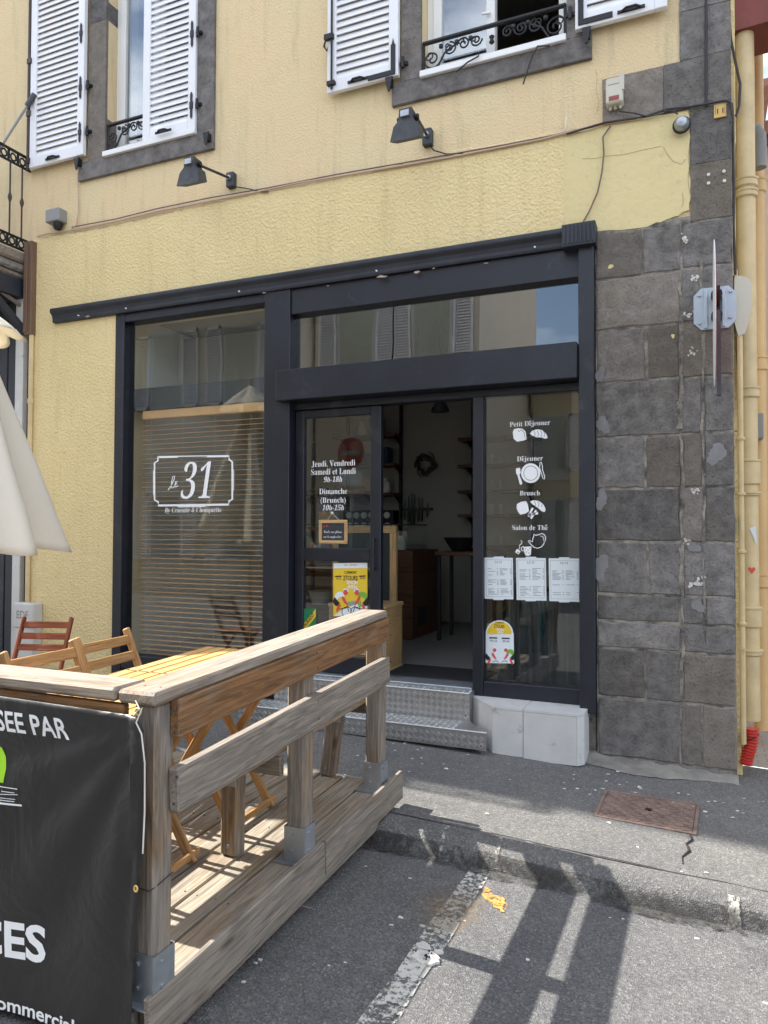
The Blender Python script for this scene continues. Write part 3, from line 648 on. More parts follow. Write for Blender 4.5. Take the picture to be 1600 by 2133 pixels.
# wrought iron window guards with scrolls
def spiral(cx, cz, r, a0, turns, y, sgn, n=26): return [(cx+r*(1-.82*i/n)*math.cos(R(a0+sgn*360*turns*i/n)), y, cz+r*(1-.82*i/n)*math.sin(R(a0+sgn*360*turns*i/n))) for i in range(n+1)]
def guard(x0, x1, z, y):
    g = cb('window_guard', x0, x1, y-.016, y+.016, z-.012, z+.012, 'iron', B, .006)
    xm = (x0+x1)/2; hw = (x1-x0)/2
    for s in (-1, 1):
        m = MB()
        E_ = lambda u: xm+s*hw*u
        m.tube([(E_(.985), y, z), (E_(.985), y, z-.26)], .011, 6); m.tube([(E_(.985), y, z-.26), (E_(.9), y, z-.245), (E_(.78), y, z-.2), (E_(.68), y, z-.11), (E_(.5), y, z-.06)], .008, 6)
        for u, dz, r, a in ((.86, -.13, .075, 0), (.60, -.085, .05, 90), (.40, -.075, .048, 180), (.22, -.075, .045, 0)):
            m.tube(spiral(E_(u), z+dz, r, a, 1.6, y, s), .0065, 5); m.tube(spiral(E_(u+.04), z+dz*.75, r*.55, a+150, 1.2, y, -s), .005, 5)
        for u in (.73, .5, .3): m.lathe([(.001, -.02), (.016, -.01), (.016, .01), (.001, .02)], (E_(u), y, z-.05), 8)
        m.build('scrollwork', 'iron', g)
    m = MB(); m.lathe([(.001, -.03), (.02, -.012), (.012, .01), (.02, .03), (.001, .045)], (xm, y, z-.11), 8)
    m.build('centre_drop', 'iron', g)
guard(-4.875, -3.875, 5.235, -.0); guard(-1.855, -.815, 5.185, -.0)
# ---------------------------------------------------------------- shopfront
def cornice(x0, x1, y, z0, z1, name, mat):
    h = z1-z0; pf = [(.02, z0), (y*.55, z0), (y*.62, z0+h*.12), (y*.62, z0+h*.3), (y*.72, z0+h*.52), (y*.95, z0+h*.7), (y, z0+h*.78), (y, z1-.01), (y*.96, z1), (.02, z1)]
    m = MB().prism([(x0, a, b) for a, b in pf], (x1-x0, 0, 0)); m.build(name, mat, B)
cornice(-5.455, -.832, -.085, 3.50, 3.622, 'lintel_cornice', 'navy_old')
cb('cornice_block', -.83, -.615, -.125, .02, 3.475, 3.625, 'navy_old', B)
for i in range(8): cb('flute', -.82+i*.026, -.806+i*.026, -.132, -.126, 3.49, 3.612, 'navy_old', B, .002)
for px, py, w_, h_ in ((795, 576, 22, 5), (868, 566, 14, 4), (903, 559, 7, 3), (1012, 548, 9, 2), (683, 595, 5, 2), (182, 659, 9, 3), (550, 610, 8, 2)):
    pc = [(px+w_*(u-.5)*2*random.uniform(.8, 1.)*.6, py-(u-.5)*w_*.18+h_*sg*random.uniform(.1, .9)*math.sin(math.pi*u)) for sg, us in ((-1, (0, .2, .4, .6, .8, 1.)), (1, (.9, .7, .5, .3, .1))) for u in us]
    Yc = -.0615; MB().prism([(W(x, y, Yc).x, Yc, min(W(x, y, Yc).z, 3.535)) for x, y in pc], (0, .01, 0)).build('bare_wood_chip', 'chipped', B)
for px, py in ((163, 660), (262, 644), (498, 613), (784, 570), (1114, 528)):
    p = W(px, py, -.062); m = MB(); m.tube([(p.x, -.050, 3.53), (p.x, -.066, 3.53)], .006, 7); m.build('screw', 'vinyl_white', B)
m = MB(); q = [(1105, 497), (1120, 490), (1150, 487), (1178, 484), (1176, 491), (1140, 497)]; m.prism([(W(x, y, -.016).x, -.0165, W(x, y, -.016).z) for x, y in q], (0, .005, 0)); m.build('bare_plaster', 'chipped', B)
for pts in ([(1212, 331), (1240, 330), (1262, 325), (1300, 322), (1340, 312), (1362, 308), (1378, 304)], [(1381, 306), (1390, 322), (1402, 336), (1420, 342), (1428, 331)], [(1422, 402), (1424, 420), (1420, 432)], [(1240, 145), (1245, 160), (1241, 190), (1247, 215), (1244, 235)], [(1433, 325), (1436, 345), (1433, 375), (1437, 405)]):
    m = MB(); m.tube([V((W(x+random.uniform(-1, 1), y, -.0145).x, -.0145, W(x, y, -.0145).z)) for x, y in pts], .0009, 4); m.build('wall_crack', 'cracks', B)
F = 'navy'
cb('jamb', -4.735, -4.635, -.022, .12, .02, 3.498, F, B); cb('mullion', -3.185, -2.95, -.035, .14, .02, 3.498, F, B)
cb('jamb', -.732, -.632, -.075, .12, .42, 3.498, F, B); cb('head', -2.948, -.734, -.02, .12, 3.30, 3.498, F, B); cb('head', -4.633, -3.187, -.018, .12, 3.425, 3.498, F, B)
cb('transom_bar', -3.03, -.735, -.115, .10, 2.605, 2.845, F, B, .006); cb('door_head', -2.948, -.734, .03, .13, 2.55, 2.604, F, B)
cb('bottom_rail', -4.633, -3.187, -.018, .12, .40, .52, F, B); cb('stallriser', -4.633, -3.187, .02, .3, -.1, .399, F, B)
cb('bottom_rail', -1.398, -.734, .0, .10, .44, .555, F, B); cb('panel_stile', -1.475, -1.40, .0, .10, .44, 2.549, F, B)
cb('plinth', -2.95, -.64, .02, .36, -.12, .437, 'basalt', B); cb('threshold', -2.94, -1.477, -.02, .16, .438, .505, 'galv', B)
YG = .045
def pane(name, x0, x1, z0, z1, y, parent): return MB().box(x0, x1, y, y+.008, z0, z1).build(name, 'glass', parent)
G1 = pane('shop_window', -4.636, -3.186, .518, 3.428, YG, B); G2 = pane('transom_window', -2.951, -.731, 2.843, 3.302, YG, B); G2.data.materials[0] = MT['glass_tr']; G3 = pane('fixed_panel_glass', -1.402, -.730, .553, 2.552, YG, B)
YD = .055
D = cb('door', -2.945, -2.868, YD, YD+.05, .51, 2.545, F, B)
cb('stile', -2.292, -2.205, YD-.004, YD+.052, .51, 2.545, F, D); cb('top_rail', -2.867, -2.293, YD+.001, YD+.049, 2.485, 2.545, F, D); cb('mid_rail', -2.867, -2.293, YD+.001, YD+.049, 1.365, 1.465, F, D); cb('kick_rail', -2.867, -2.293, YD+.001, YD+.049, .51, .64, F, D)
pane('pane', -2.87, -2.29, 1.463, 2.487, YD+.02, D); pane('pane', -2.87, -2.29, .638, 1.367, YD+.02, D)
m = MB(); m.tube([(-2.25, YD-.03, 1.3), (-2.25, YD-.03, 1.55)], .008, 7); m.box(-2.256, -2.244, YD-.03, YD-.002, 1.31, 1.325); m.box(-2.256, -2.244, YD-.03, YD-.002, 1.525, 1.54); m.build('pull_handle', 'navy', D)
# lettering on the glass
YL = YG-.0015; YLD = YD+.0185; VW = 'vinyl_white'
m = MB()
for b, st, l, r, yb, c in (('Jeudi, Vendredi', 'bold', 649, 740, 971, 12.5), ('Samedi et Lundi', 'bold', 648, 741, 988, 12.5), ('Dimanche', 'bold', 665, 723, 1029, 12), ('(Brunch)', 'bold', 668, 720, 1047, 11.5)):
    m = MB(); ptext(m, b, st, l, r, yb, c, YLD, -.006); m.build('opening_hours_lettering', VW, D, False)
for b, l, r, yb, c in (('9h-18h', 674, 712, 1004, 11.5), ('10h-15h', 671, 716, 1063, 11.5)): m = MB(); ptext(m, b, 'bold', l, r, yb, c, YLD, -.008, .22); m.build('opening_hours_lettering', VW, D, False)
m = MB()
for b, l, r, yb, c in (('Petit Déjeuner', 1062, 1146, 887, 10.5), ('Déjeuner', 1077, 1131, 960, 10.5), ('Brunch', 1083, 1125, 1032, 10.5), ('Salon de Thé', 1067, 1141, 1104, 10.5)): m = MB(); ptext(m, b, 'bold', l, r, yb, c, YL, -.008); m.build('menu_lettering', VW, G3, False)
m = MB(); md = MB(); Y2 = YL-.0006
bread = [(1068, 900), (1071, 894), (1080, 892), (1088, 893), (1095, 899), (1097, 915), (1090, 918), (1077, 920), (1070, 914)]
croi = [(1104, 903), (1109, 897), (1120, 894), (1130, 896), (1138, 904), (1141, 912), (1136, 914), (1128, 911), (1118, 911), (1108, 907)]
ppoly(m, bread, YL); ppoly(m, croi, YL)
pstroke(md, [(1079, 896), (1082, 899), (1086, 895), (1092, 901), (1094, 913)], .9, Y2)
for x in (1112, 1119, 1126, 1132): pstroke(md, [(x, 897), (x+3, 904), (x+1, 910)], .8, Y2)
m.build('toast_and_croissant_pictogram', VW, G3, False); m = MB()
ppoly(m, arc(1105.5, 985.5, 20, 20.5, 0, 360, 30)[:-1], YL); pstroke(md, arc(1105.5, 985.5, 14.5, 15, 0, 360, 30), .9, Y2)
ppoly(m, [(1075, 976), (1083, 974), (1085, 985), (1082, 989), (1088, 1006), (1086, 1010), (1083, 1009), (1078, 990), (1075, 986)], YL)
pstroke(m, [(1125, 963), (1128, 963), (1130, 972), (1130, 978), (1135, 994), (1134, 998), (1131, 996), (1127, 983), (1124, 975), (1125, 963)], 1.6, YL)
m.build('plate_pictogram', VW, G3, False); m = MB()
ppoly(m, [(1077, 1050), (1086, 1045), (1096, 1044), (1100, 1052), (1102, 1065), (1094, 1070), (1084, 1072), (1079, 1066), (1076, 1058)], YL)
ppoly(m, [(1104, 1045), (1110, 1042), (1121, 1043), (1131, 1049), (1137, 1061), (1134, 1067), (1127, 1064), (1121, 1058), (1110, 1051)], YL)
for a, b in (((1110, 1058), (1101, 1076)), ((1117, 1063), (1106, 1080)), ((1121, 1069), (1100, 1072))): pstroke(m, [a, b], 4.5, YL)
pstroke(md, [(1111, 1062), (1103, 1075)], 1., Y2)
for x in (1113, 1120, 1127): pstroke(md, [(x, 1044), (x+3, 1050), (x+1, 1056)], .8, Y2)
m.build('brunch_pictogram', VW, G3, False); m = MB()
tp = arc(1122, 1128, 13, 12, -160, 170, 18)
pstroke(m, [(1100, 1127), (1104, 1126), (1109, 1129), (1110, 1122), (1112, 1116), (1112, 1112), (1115, 1115), (1122, 1114), (1126, 1112)], 1.7, YL); pstroke(m, [(1100, 1127), (1107, 1135), (1113, 1140), (1120, 1142), (1128, 1139), (1133, 1133), (1134, 1127)], 1.7, YL)
pstroke(m, [(1124, 1114), (1128, 1111), (1133, 1113), (1137, 1119), (1136, 1126), (1133, 1129)], 1.7, YL); pstroke(m, [(1126, 1117), (1130, 1117), (1133, 1122), (1132, 1126)], 1.3, YL)
ppoly(m, [(1090, 1139), (1107, 1138), (1106, 1155), (1101, 1158), (1095, 1157), (1092, 1150)], YL); pstroke(m, arc(1090, 1143, 4, 4.5, 60, 300, 10), 1.6, YL)
pstroke(m, [(1084, 1126), (1088, 1128), (1086, 1133), (1082, 1136), (1083, 1140), (1081, 1144)], 1.5, YL); ppoly(m, [(1077, 1143), (1085, 1148), (1080, 1155), (1073, 1150)], YL)
for x, y in ((1095, 1143), (1100, 1146), (1104, 1142), (1096, 1150), (1102, 1152)): ppoly(md, arc(x, y, 1.1, 1.1, 0, 360, 6)[:-1], Y2)
ppoly(md, [(1078, 1149), (1081, 1150), (1078, 1153)], Y2)
m.build('tea_pictogram', VW, G3, False); md.build('pictogram_lines', 'ink', G3, False)
# house logo on the big window
m = MB(); c = 7
out = [(329, 952), (477, 950), (477, 957), (484, 962), (484, 1040), (477, 1044), (476, 1051), (330, 1053), (330, 1046), (322, 1041), (322, 964), (329, 960), (329, 951)]
pstroke(m, out, 3.2, YL); pstroke(m, [(371, 952.5), (431, 951.5)], 1.4, YL); pstroke(m, [(370, 1056), (428, 1055)], 1.4, YL); pstroke(m, [(319.5, 980), (319.5, 1030)], 1.2, YL); pstroke(m, [(487, 978), (487, 1022)], 1.2, YL)
ptext(m, '31', 'bold', 375, 437, 1039, 76, YL, -.012, .16)
q = W(351, 1021, YL)
pstroke(m, [(350, 1021), (357, 1012), (363, 998), (364, 991), (360, 993), (357, 1006), (358, 1017), (362, 1015), (368, 1007), (369, 1003), (366, 1003), (364, 1011), (366, 1015), (371, 1011)], 1.5, YL)
ptext(m, 'By Cracotte & Chouquette', 'bold', 343, 461, 1067, 10.5, YL, -.01, .2)
m.build('logo_lettering', VW, G1, False)
# ---------------------------------------------------------------- entrance steps and tiled plinth
S = empty('metal_steps', (-2.1, -.2, .17), 'two aluminium tread plate steps leading up to the cafe door', 'steps')
def treads(m, o, u, v, nu, nv, n, p=.042):
    "raised five-bar lozenges over a face: o corner, u/v unit directions, extents nu/nv, n normal"
    o, u, v, n = V(o), V(u), V(v), V(n)
    for i in range(int(nu/p)):
        for j in range(int(nv/p)):
            c = o+u*(p*(i+.5))+v*(p*(j+.5)); s = 1 if (i+j) % 2 else -1
            d = (u+v*s)/1.414; w = (u-v*s)/1.414
            for k in range(-2, 3): m.bar(c+w*(k*.0062)-d*.0135+n*.001, c+w*(k*.0062)+d*.0135+n*.001, .0040, .0055, n)
Z1, Z2 = .487, .302
m1 = MB().box(-3.02, -1.462, -.115, .018, .16, Z1); s1 = m1.build('upper_step', 'alu', S)
q = [(-3.18, -.365), (-1.275, -.365), (-1.455, -.117), (-3.18, -.117)]
s2 = MB().prism([(x, y, .187) for x, y in q], (0, 0, Z2-.187)).build('lower_step', 'alu', S)
m = MB(); treads(m, (-3.02, -.1155, .305), (1, 0, 0), (0, 0, 1), 1.555, .18, (0, -1, 0)); treads(m, (-3.02, -.11, Z1+.0005), (1, 0, 0), (0, 1, 0), 1.555, .09, (0, 0, 1)); m.build('tread_bars', 'alu_bar', s1, kind='stuff')
m = MB(); treads(m, (-3.18, -.3655, .195), (1, 0, 0), (0, 0, 1), 1.9, .10, (0, -1, 0)); treads(m, (-3.18, -.355, Z2+.0005), (1, 0, 0), (0, 1, 0), 1.72, .235, (0, 0, 1)); m.build('tread_bars', 'alu_bar', s2, kind='stuff')
m = MB(); m.bar((-3.02, -.1165, Z1+.001), (-1.462, -.1165, Z1+.001), .006, .006); m.build('nosing', 'white', s1); m = MB(); m.bar((-3.18, -.3665, Z2+.001), (-1.275, -.3665, Z2+.001), .006, .006); m.build('nosing', 'white', s2)
cb('step_support', -3.1, -1.5, -.33, .0, .08, .186, 'dark_metal', S)
for x, y, z, par in ((-1.49, -.1165, .335, s1), (-1.31, -.3665, .215, s2), (-2.2, -.1165, .335, s1), (-2.5, -.3665, .215, s2)):
    m = MB(); m.tube([(x, y+.001, z), (x, y-.003, z)], .006, 8); m.build('screw', 'dark_metal', par)
T = empty('tiled_plinth', (-1.05, -.14, .12), 'low plinth clad in pale grey stone tiles beside the metal steps', 'plinth')
P0 = [(-1.487, .0), (-1.262, -.268), (-1.06, -.266), (-.722, -.262), (-.682, -.21), (-.682, .0)]
ZT = .452
def inset(a, b, d):  # point pair moved inward
    t = (V((b[0]-a[0], b[1]-a[1])).normalized()); n = V((-t.y, t.x))*d; return [(a[0]+n.x, a[1]+n.y), (b[0]+n.x, b[1]+n.y)]
MB().prism([(x, y, .02) for x, y in [(-1.46, .0), (-1.25, -.25), (-.73, -.245), (-.70, -.2), (-.70, 0)]], (0, 0, ZT-.03)).build('core', 'mortar', T)
for a, b in zip(P0[:-1], P0[1:]):
    i = inset(a, b, .014); g = .0018; d = (V(b)-V(a)).normalized()*g
    q = [(a[0]+d.x, a[1]+d.y), (b[0]-d.x, b[1]-d.y), (i[1][0]-d.x, i[1][1]-d.y), (i[0][0]+d.x, i[0][1]+d.y)]
    zb = min(pv(*a), pv(*b))+.006
    MB().prism([(x, y, zb) for x, y in q], (0, 0, ZT-.016-zb)).build('tile', 'tile', T)
for q in ([(-1.487, 0), (-1.262, -.268), (-1.062, -.266), (-1.062, 0)], [(-1.058, 0), (-1.058, -.266), (-.722, -.262), (-.682, -.21), (-.682, 0)]):
    MB().prism([(x, y, ZT-.014) for x, y in q], (0, 0, .014)).build('top_tile', 'tile', T)
# ---------------------------------------------------------------- papers and stickers on the glass
def sheetobj(name, px, mat, y, label, cat, group=None, t=.0007):
    q = [W(x, yy, y) for x, yy in px]; return MB().prism([(p.x, y-t, p.z) for p in q], (0, t, 0)).build(name, mat, None, label=label, cat=cat, group=group)
YP = YG-.001
def menu(px, label, rows, seed):
    o = sheetobj('menu_sheet', px, 'paper', YP, label, 'menu', 'paper menus taped to the glass'); rn = random.Random(seed)
    (xa, ya), (xb, yb_), (xc, yc), (xd, yd) = px; m = MB(); y = YP-.0012; Hh = yd-ya
    ptext(m, 'LE 31', 'bold', xa+.37*(xb-xa), xa+.62*(xb-xa), ya+.135*Hh, 4.6, y)
    for k, (f0, f1, n) in enumerate(rows):
        for i in range(n):
            yy = ya+Hh*(f0+(f1-f0)*i/n)
            for u0, u1 in ((.1, .22+.2*rn.random()), (.42, .47), (.53, .62+.22*rn.random()), (.88, .93)):
                if rn.random() < .1: continue
                xs_ = [xa+(xb-xa)*u+(yy-ya)*.03 for u in (u0, u1)]; pstroke(m, [(xs_[0], yy), (xs_[1], yy+.3)], .95, y)
    for a, b in (((.05, .05), (.95, .055)), ((.95, .055), (.955, .95)), ((.955, .95), (.055, .945)), ((.055, .945), (.05, .05))):
        f = lambda u, v: (xa+(xb-xa)*u+(xd-xa)*v, ya+(yb_-ya)*u+Hh*v); pstroke(m, [f(*a), f(*b)], .5, y)
    m.build('print', 'inkgrey', o, False)
    for v0 in (ya-2.2, yd-.5):
        mx = (xa+xb)/2; ppx = [(mx-11, v0), (mx+11, v0), (mx+11, v0+3.2), (mx-11, v0+3.2)]
        qq = MB(); ppoly(qq, ppx, YP-.0014); qq.build('tape', 'paper', o, False)
menu([(1009, 1161.5), (1068.5, 1162), (1069.5, 1248.5), (1010, 1247)], 'paper menu closest to the door opening, first of three sheets on the glass', [(.27, .45, 6), (.54, .68, 5), (.76, .92, 5)], 1)
menu([(1075, 1162), (1137, 1162.5), (1138.5, 1251.5), (1076.5, 1249.5)], 'middle paper menu of the three sheets taped to the glass', [(.25, .54, 9), (.68, .93, 7)], 2)
menu([(1143, 1163), (1208, 1163.5), (1209, 1254), (1144.5, 1252)], 'paper menu taped next to the stone corner, last of three sheets', [(.29, .52, 8), (.62, .66, 1), (.8, .9, 2)], 3)
def layers(o, Y, items, name='print'):
    for k, (mat, polys) in enumerate(items):
        y = Y-.0011-.00035*k
        for p in polys:
            m = MB()
            if p[0] == 'T': ptext(m, p[1], 'sans', p[2], p[3], p[4], p[5], y, .015)
            elif p[0] == 'L': pstroke(m, p[2], p[1], y)
            else: ppoly(m, p, y)
            m.build(name, mat, o, False)
def cyc(x0, y0, s, fl):
    "generic cyclist bent over the bars, as flat print shapes"
    f = lambda pts: [(x0+(s*x if not fl else -s*x), y0+s*y) for x, y in pts]
    g = dict(jersey=f([(0, 12), (3, 4), (10, 0), (18, 2), (22, 9), (19, 16), (16, 12), (11, 12), (5, 19)]), shorts=f([(0, 12), (5, 18), (12, 26), (9, 33), (1, 31), (-4, 22)]), leg=f([(10, 26), (14, 30), (10, 40), (5, 46), (3, 40), (7, 32)]), arm=f([(16, 10), (21, 12), (27, 24), (30, 29), (27, 30), (21, 25), (16, 17)]),
             face=f(arc(24, 3, 5, 5.5, 0, 360, 12)[:-1]), helmet=f([(18, 0), (19, -5), (25, -7), (30, -4), (31, 1), (25, -1)]), strap=f([(19, -2), (27, -4), (28, -2.6), (20, -.4)]), wheel=f(arc(27, 45, 11, 11, 0, 360, 18)), frame=f([(4, 40), (26, 36), (28, 31), (31, 44)]))
    return g
o = sheetobj('event_poster', [(694.5, 1173), (765.5, 1172), (765.5, 1282), (694.5, 1284)], 'p_yellow', YLD+.0002, 'yellow cycling event poster on the lower pane of the cafe door', 'poster')
A, C2 = cyc(697, 1232, .95, False), cyc(766, 1232, .95, True)
layers(o, YLD, [('paper', [[(694.8, 1173.2), (765.2, 1172.2), (765.2, 1183), (694.8, 1184)], A['jersey'], A['helmet'], C2['helmet'], [(716, 1268), (752, 1256), (765, 1262), (765, 1281), (696, 1283)]]),
                ('p_grey', [[(715, 1256), (740, 1251), (748, 1256), (730, 1262)], [(742, 1276), (765, 1268), (765, 1281), (742, 1281)]]), ('p_green', [C2['jersey'], [(745, 1256), (752, 1251), (754, 1262), (748, 1268)]]),
                ('ink', [('T', 'CLERMONT', 717, 743, 1195, 5.5), ('T', '2TOURS', 715, 745, 1209, 10), [(698, 1199.5), (711.5, 1199), (711.5, 1201.5), (698, 1202)], [(748, 1199), (761.5, 1198.5), (761.5, 1201), (748, 1201.5)], ('T', '10-12', 701, 710, 1207, 4), ('T', '23-24', 750, 760, 1206, 4), A['shorts'], C2['shorts'], A['strap'], C2['strap'], ('L', 1.3, A['wheel']), ('L', 1.3, C2['wheel']), ('L', 1.6, A['frame']), ('L', 1.6, C2['frame'])]),
                ('vinyl_white', [('T', 'SINON', 722, 745, 1217, 8), ('T', 'RIEN', 725, 743, 1226, 7)]), ('p_red', [A['face'], C2['face'], A['arm'], C2['arm'], A['leg'], C2['leg'], ('T', 'x', 716, 724, 1178, 3), ('T', 'xx', 728, 744, 1178, 3)])])
q = [(1012, 1381), (1012, 1318)]+arc(1040.5, 1319, 28.5, 27, 180, 360, 16)+[(1070, 1318), (1071, 1382)]
o = sheetobj('event_sticker', q, 'paper', YP, 'arched white and yellow cycling sticker below the paper menus', 'sticker')
A, C2 = cyc(1013, 1352, .72, False), cyc(1071, 1352, .72, True)
layers(o, YP, [('p_yellow', [[(1015, 1321)]+arc(1040.5, 1319, 25.5, 24.5, 180, 360, 14)+[(1066, 1321)]]), ('ink', [('T', 'CLERMONT', 1031, 1050, 1299, 4), ('T', '2TOURS', 1029, 1051, 1308, 7), [(1019, 1327), (1036, 1327.5), (1036, 1330.5), (1019, 1330)], [(1045, 1328), (1062, 1328.5), (1062, 1331.5), (1045, 1331)], ('T', '10-12', 1021, 1035, 1336.5, 4), ('T', '23-24', 1047, 1061, 1337.5, 4), A['shorts'], C2['shorts'], A['strap'], C2['strap'], ('L', 1.1, [p for p in A['wheel'] if p[1] < 1381]), ('L', 1.1, [p for p in C2['wheel'] if p[1] < 1381])]),
                ('vinyl_white', [('T', 'SINON', 1034, 1050, 1314, 5), ('T', 'RIEN', 1036, 1048, 1319.5, 4.5), A['helmet'], C2['helmet']]), ('p_green', [C2['jersey']]), ('p_red', [A['face'], C2['face'], A['arm'], C2['arm'], A['leg'], C2['leg']])])
o = sheetobj('restaurant_sticker', [(624.5, 1268), (659, 1267), (659, 1322), (624.5, 1324)], 'p_dkgreen', YLD+.0002, 'green square sticker with a yellow diagonal RESTAURANT band on the door', 'sticker')
layers(o, YLD, [('p_yellow', [[(625, 1308), (658, 1268), (658, 1284), (632, 1318), (625, 1322)]]), ('vinyl_white', [('T', 'R', 627, 634, 1285, 13)])])
m = MB(); a = W(627, 1321, YLD); b = W(659.5, 1281, YLD); ang = math.atan2(b.z-a.z, b.x-a.x); ll = math.hypot(b.x-a.x, b.z-a.z)*.96; ca, sa = math.cos(ang), math.sin(ang)
text(m, 'RESTAURANT', 'sans', 0, ll, .008, .03, YLD-.0025, .012, 0, lambda x, z: (a.x+x*ca-z*sa, a.z+x*sa+z*ca)); m.build('print', 'ink', o, False)
# little chalkboard hanging in the door
K = empty('hanging_slate', tuple(W(694, 1133, YD+.01)), 'small wood framed slate with chalk writing hanging in the door', 'chalkboard')
yk = YD+.012
c0, c1 = W(665, 1083, yk), W(724, 1133, yk)
x0, x1, z0, z1 = c0.x, c1.x, c1.z, c0.z
cb('slate', x0+.008, x1-.008, yk-.004, yk+.004, z0+.008, z1-.008, 'chalkboard', K, .001)
for a in ((x0, x1, z0, z0+.026), (x0, x1, z1-.026, z1)): plank('frame_bar', (a[0], yk-.003, (a[2]+a[3])/2), (a[1], yk-.003, (a[2]+a[3])/2), .026, .014, 'frame_wood', K, (0, -1, 0), .004)
for a in (x0+.013, x1-.013): plank('frame_bar', (a, yk-.002, z0+.02), (a, yk-.002, z1-.02), .026, .014, 'frame_wood', K, (0, -1, 0), .004)
m = MB(); ptext(m, 'Vente sur place', 'script', 674, 712, 1110, 6, yk-.0055); ptext(m, 'ou à emporter', 'script', 674, 711, 1120, 5.5, yk-.0055); m.build('chalk_writing', VW, K, False)
m = MB(); ptext(m, 'Au 31', 'script', 672, 684, 1098, 4.5, yk-.0055); m.build('chalk_writing', 'p_red', K, False)
p = W(692, 1069, yk); m = MB(); m.tube([(x0+.07, yk, z1-.005), (p.x, yk, p.z), (x1-.07, yk, z1-.005)], .0022, 5); m.lathe([(.001, -.012), (.012, -.006), (.012, .006), (.001, .014)], (p.x, yk, p.z), 9); m.build('string', 'wire_w', K)
# ---------------------------------------------------------------- things fixed to the wall
def wall_lamp(mpx, elbow, head, label, big=0):
    p = W(*mpx, 0); e = empty('wall_lamp', (p.x, 0, p.z), label, 'lamp', 'spot lamps on arms above the shopfront')
    cb('mounting_box', p.x-.035, p.x+.035, -.055, -.0, p.z-.06, p.z+.06, 'lamp_metal', e)
    c = W(*head, -.42-big); m = MB(); m.tube([(p.x, -.05, p.z+.01), (c.x+.06, c.y+.02, c.z+.045)], .011, 8); m.build('arm', 'lamp_metal', e)
    m = MB(); m.lathe([(.02, -.012), (.02, .012)], (0, 0, 0), 10); m.v = [(p.x+a, -.058+c, p.z+.01+b) for a, b, c in m.v]; m.build('gland', 'galv', e)
    c = W(*head, -.42-big)  # hood: narrow neck flaring into a wide flat shade
    T_ = [(-.055, .10), (.055, .10), (.062, .02), (.105, -.02), (.13, -.13), (-.13, -.13), (-.105, -.02), (-.062, .02)]
    m = MB(); n = len(T_); fr_ = []
    for k, (x, z) in enumerate(T_):
        fr_.append((c.x+x*.8, c.y-.05-.10*max(0, -z+.02), c.z+z*.95))
    bk = [(c.x+x*.75, c.y+.05, c.z+z*.75+.02) for x, z in T_]
    m.add(fr_+bk, [tuple(range(n)), tuple(range(2*n-1, n-1, -1))]+[(i, (i+1) % n, n+(i+1) % n, n+i) for i in range(n)]); m.build('shade', 'lamp_metal', e)
    m = MB(); m.box(c.x-.03, c.x+.03, c.y-.066, c.y-.04, c.z+.035, c.z+.075); m.build('lamp_window', 'galv', e)
    m = MB(); m.tube([(c.x-.075, c.y, c.z+.05), (c.x+.075, c.y, c.z+.05)], .018, 8); m.build('pivot', 'iron', e)
wall_lamp((486, 379), (428, 347), (402, 358), 'dark spot lamp on an arm below the window by the balcony')
wall_lamp((894, 291), (872, 268), (850, 262), 'dark spot lamp on an arm below the window by the street corner', .05)
def cable(name, pts, r, mat, label, y=-.022, **k):
    m = MB(); m.tube([V((W(x, yy, y).x, y-(.004 if i % 2 else 0), W(x, yy, y).z)) for i, (x, yy) in enumerate(pts)], r, 6)
    return m.build(name, mat, None, label=label, cat='cable', **k)
cable('wall_conduit', [(78, 493), (100, 487), (160, 478), (240, 462), (330, 440), (430, 421), (530, 401), (620, 382), (720, 365), (830, 347), (930, 329), (1030, 310), (1130, 290), (1180, 277), (1260, 258), (1340, 246)], .0085, 'conduit', 'long beige conduit running across the wall above the shopfront')
cable('wall_cable', [(150, 473), (240, 457), (330, 434), (440, 412), (560, 391), (700, 364), (830, 341), (950, 320), (1060, 300), (1150, 283), (1200, 270)], .0055, 'wire_p', 'thin brown cable clipped along the top of the beige conduit')
cable('wall_cable', [(1180, 279), (1260, 256), (1340, 244), (1390, 228), (1440, 222), (1510, 210), (1522, 214), (1527, 245), (1528, 290)], .0075, 'wire', 'black cable bundle reaching the corner past the number plate', -.03)
cable('wall_cable', [(1290, 232), (1320, 236), (1350, 243), (1380, 231), (1400, 231), (1412, 238)], .005, 'wire', 'thin black cable from the beige switch box to the camera', -.04)
cable('lamp_lead', [(492, 389), (520, 394), (545, 400), (560, 400)], .005, 'wire', 'short black lead under the spot lamp by the balcony'); cable('lamp_lead', [(896, 304), (905, 314), (930, 321), (965, 319)], .005, 'wire', 'short black lead under the spot lamp by the corner')
cable('loose_wire', [(1272, 262), (1256, 286), (1258, 320), (1254, 360), (1245, 400), (1228, 440), (1215, 462), (1203, 476)], .005, 'wire_p', 'loose purplish wire hanging down over the smooth yellow patch', -.026)
cable('riser_cable', [(162, 362), (164, 400), (164, 440), (160, 470), (150, 476)], .006, 'conduit', 'pair of beige cables dropping from the window sill'); cable('stub_wire', [(1168, 278), (1178, 268), (1180, 243)], .0045, 'wire_w', 'short white wire stub above the long conduit')
cable('curved_rod', [(1090, 175), (1098, 150), (1108, 118), (1120, 97), (1145, 95)], .006, 'wire', 'bent black rod hanging from the right window sill', -.075); cable('curved_rod', [(950, 150), (975, 130), (997, 117), (998, 110)], .006, 'wire', 'short black rod leaning on the left part of the sill', -.075)
p = W(117, 455, -.05); e = empty('junction_box', (p.x, 0, p.z), 'grey plastic junction box above the conduit by the balcony', 'junction box')
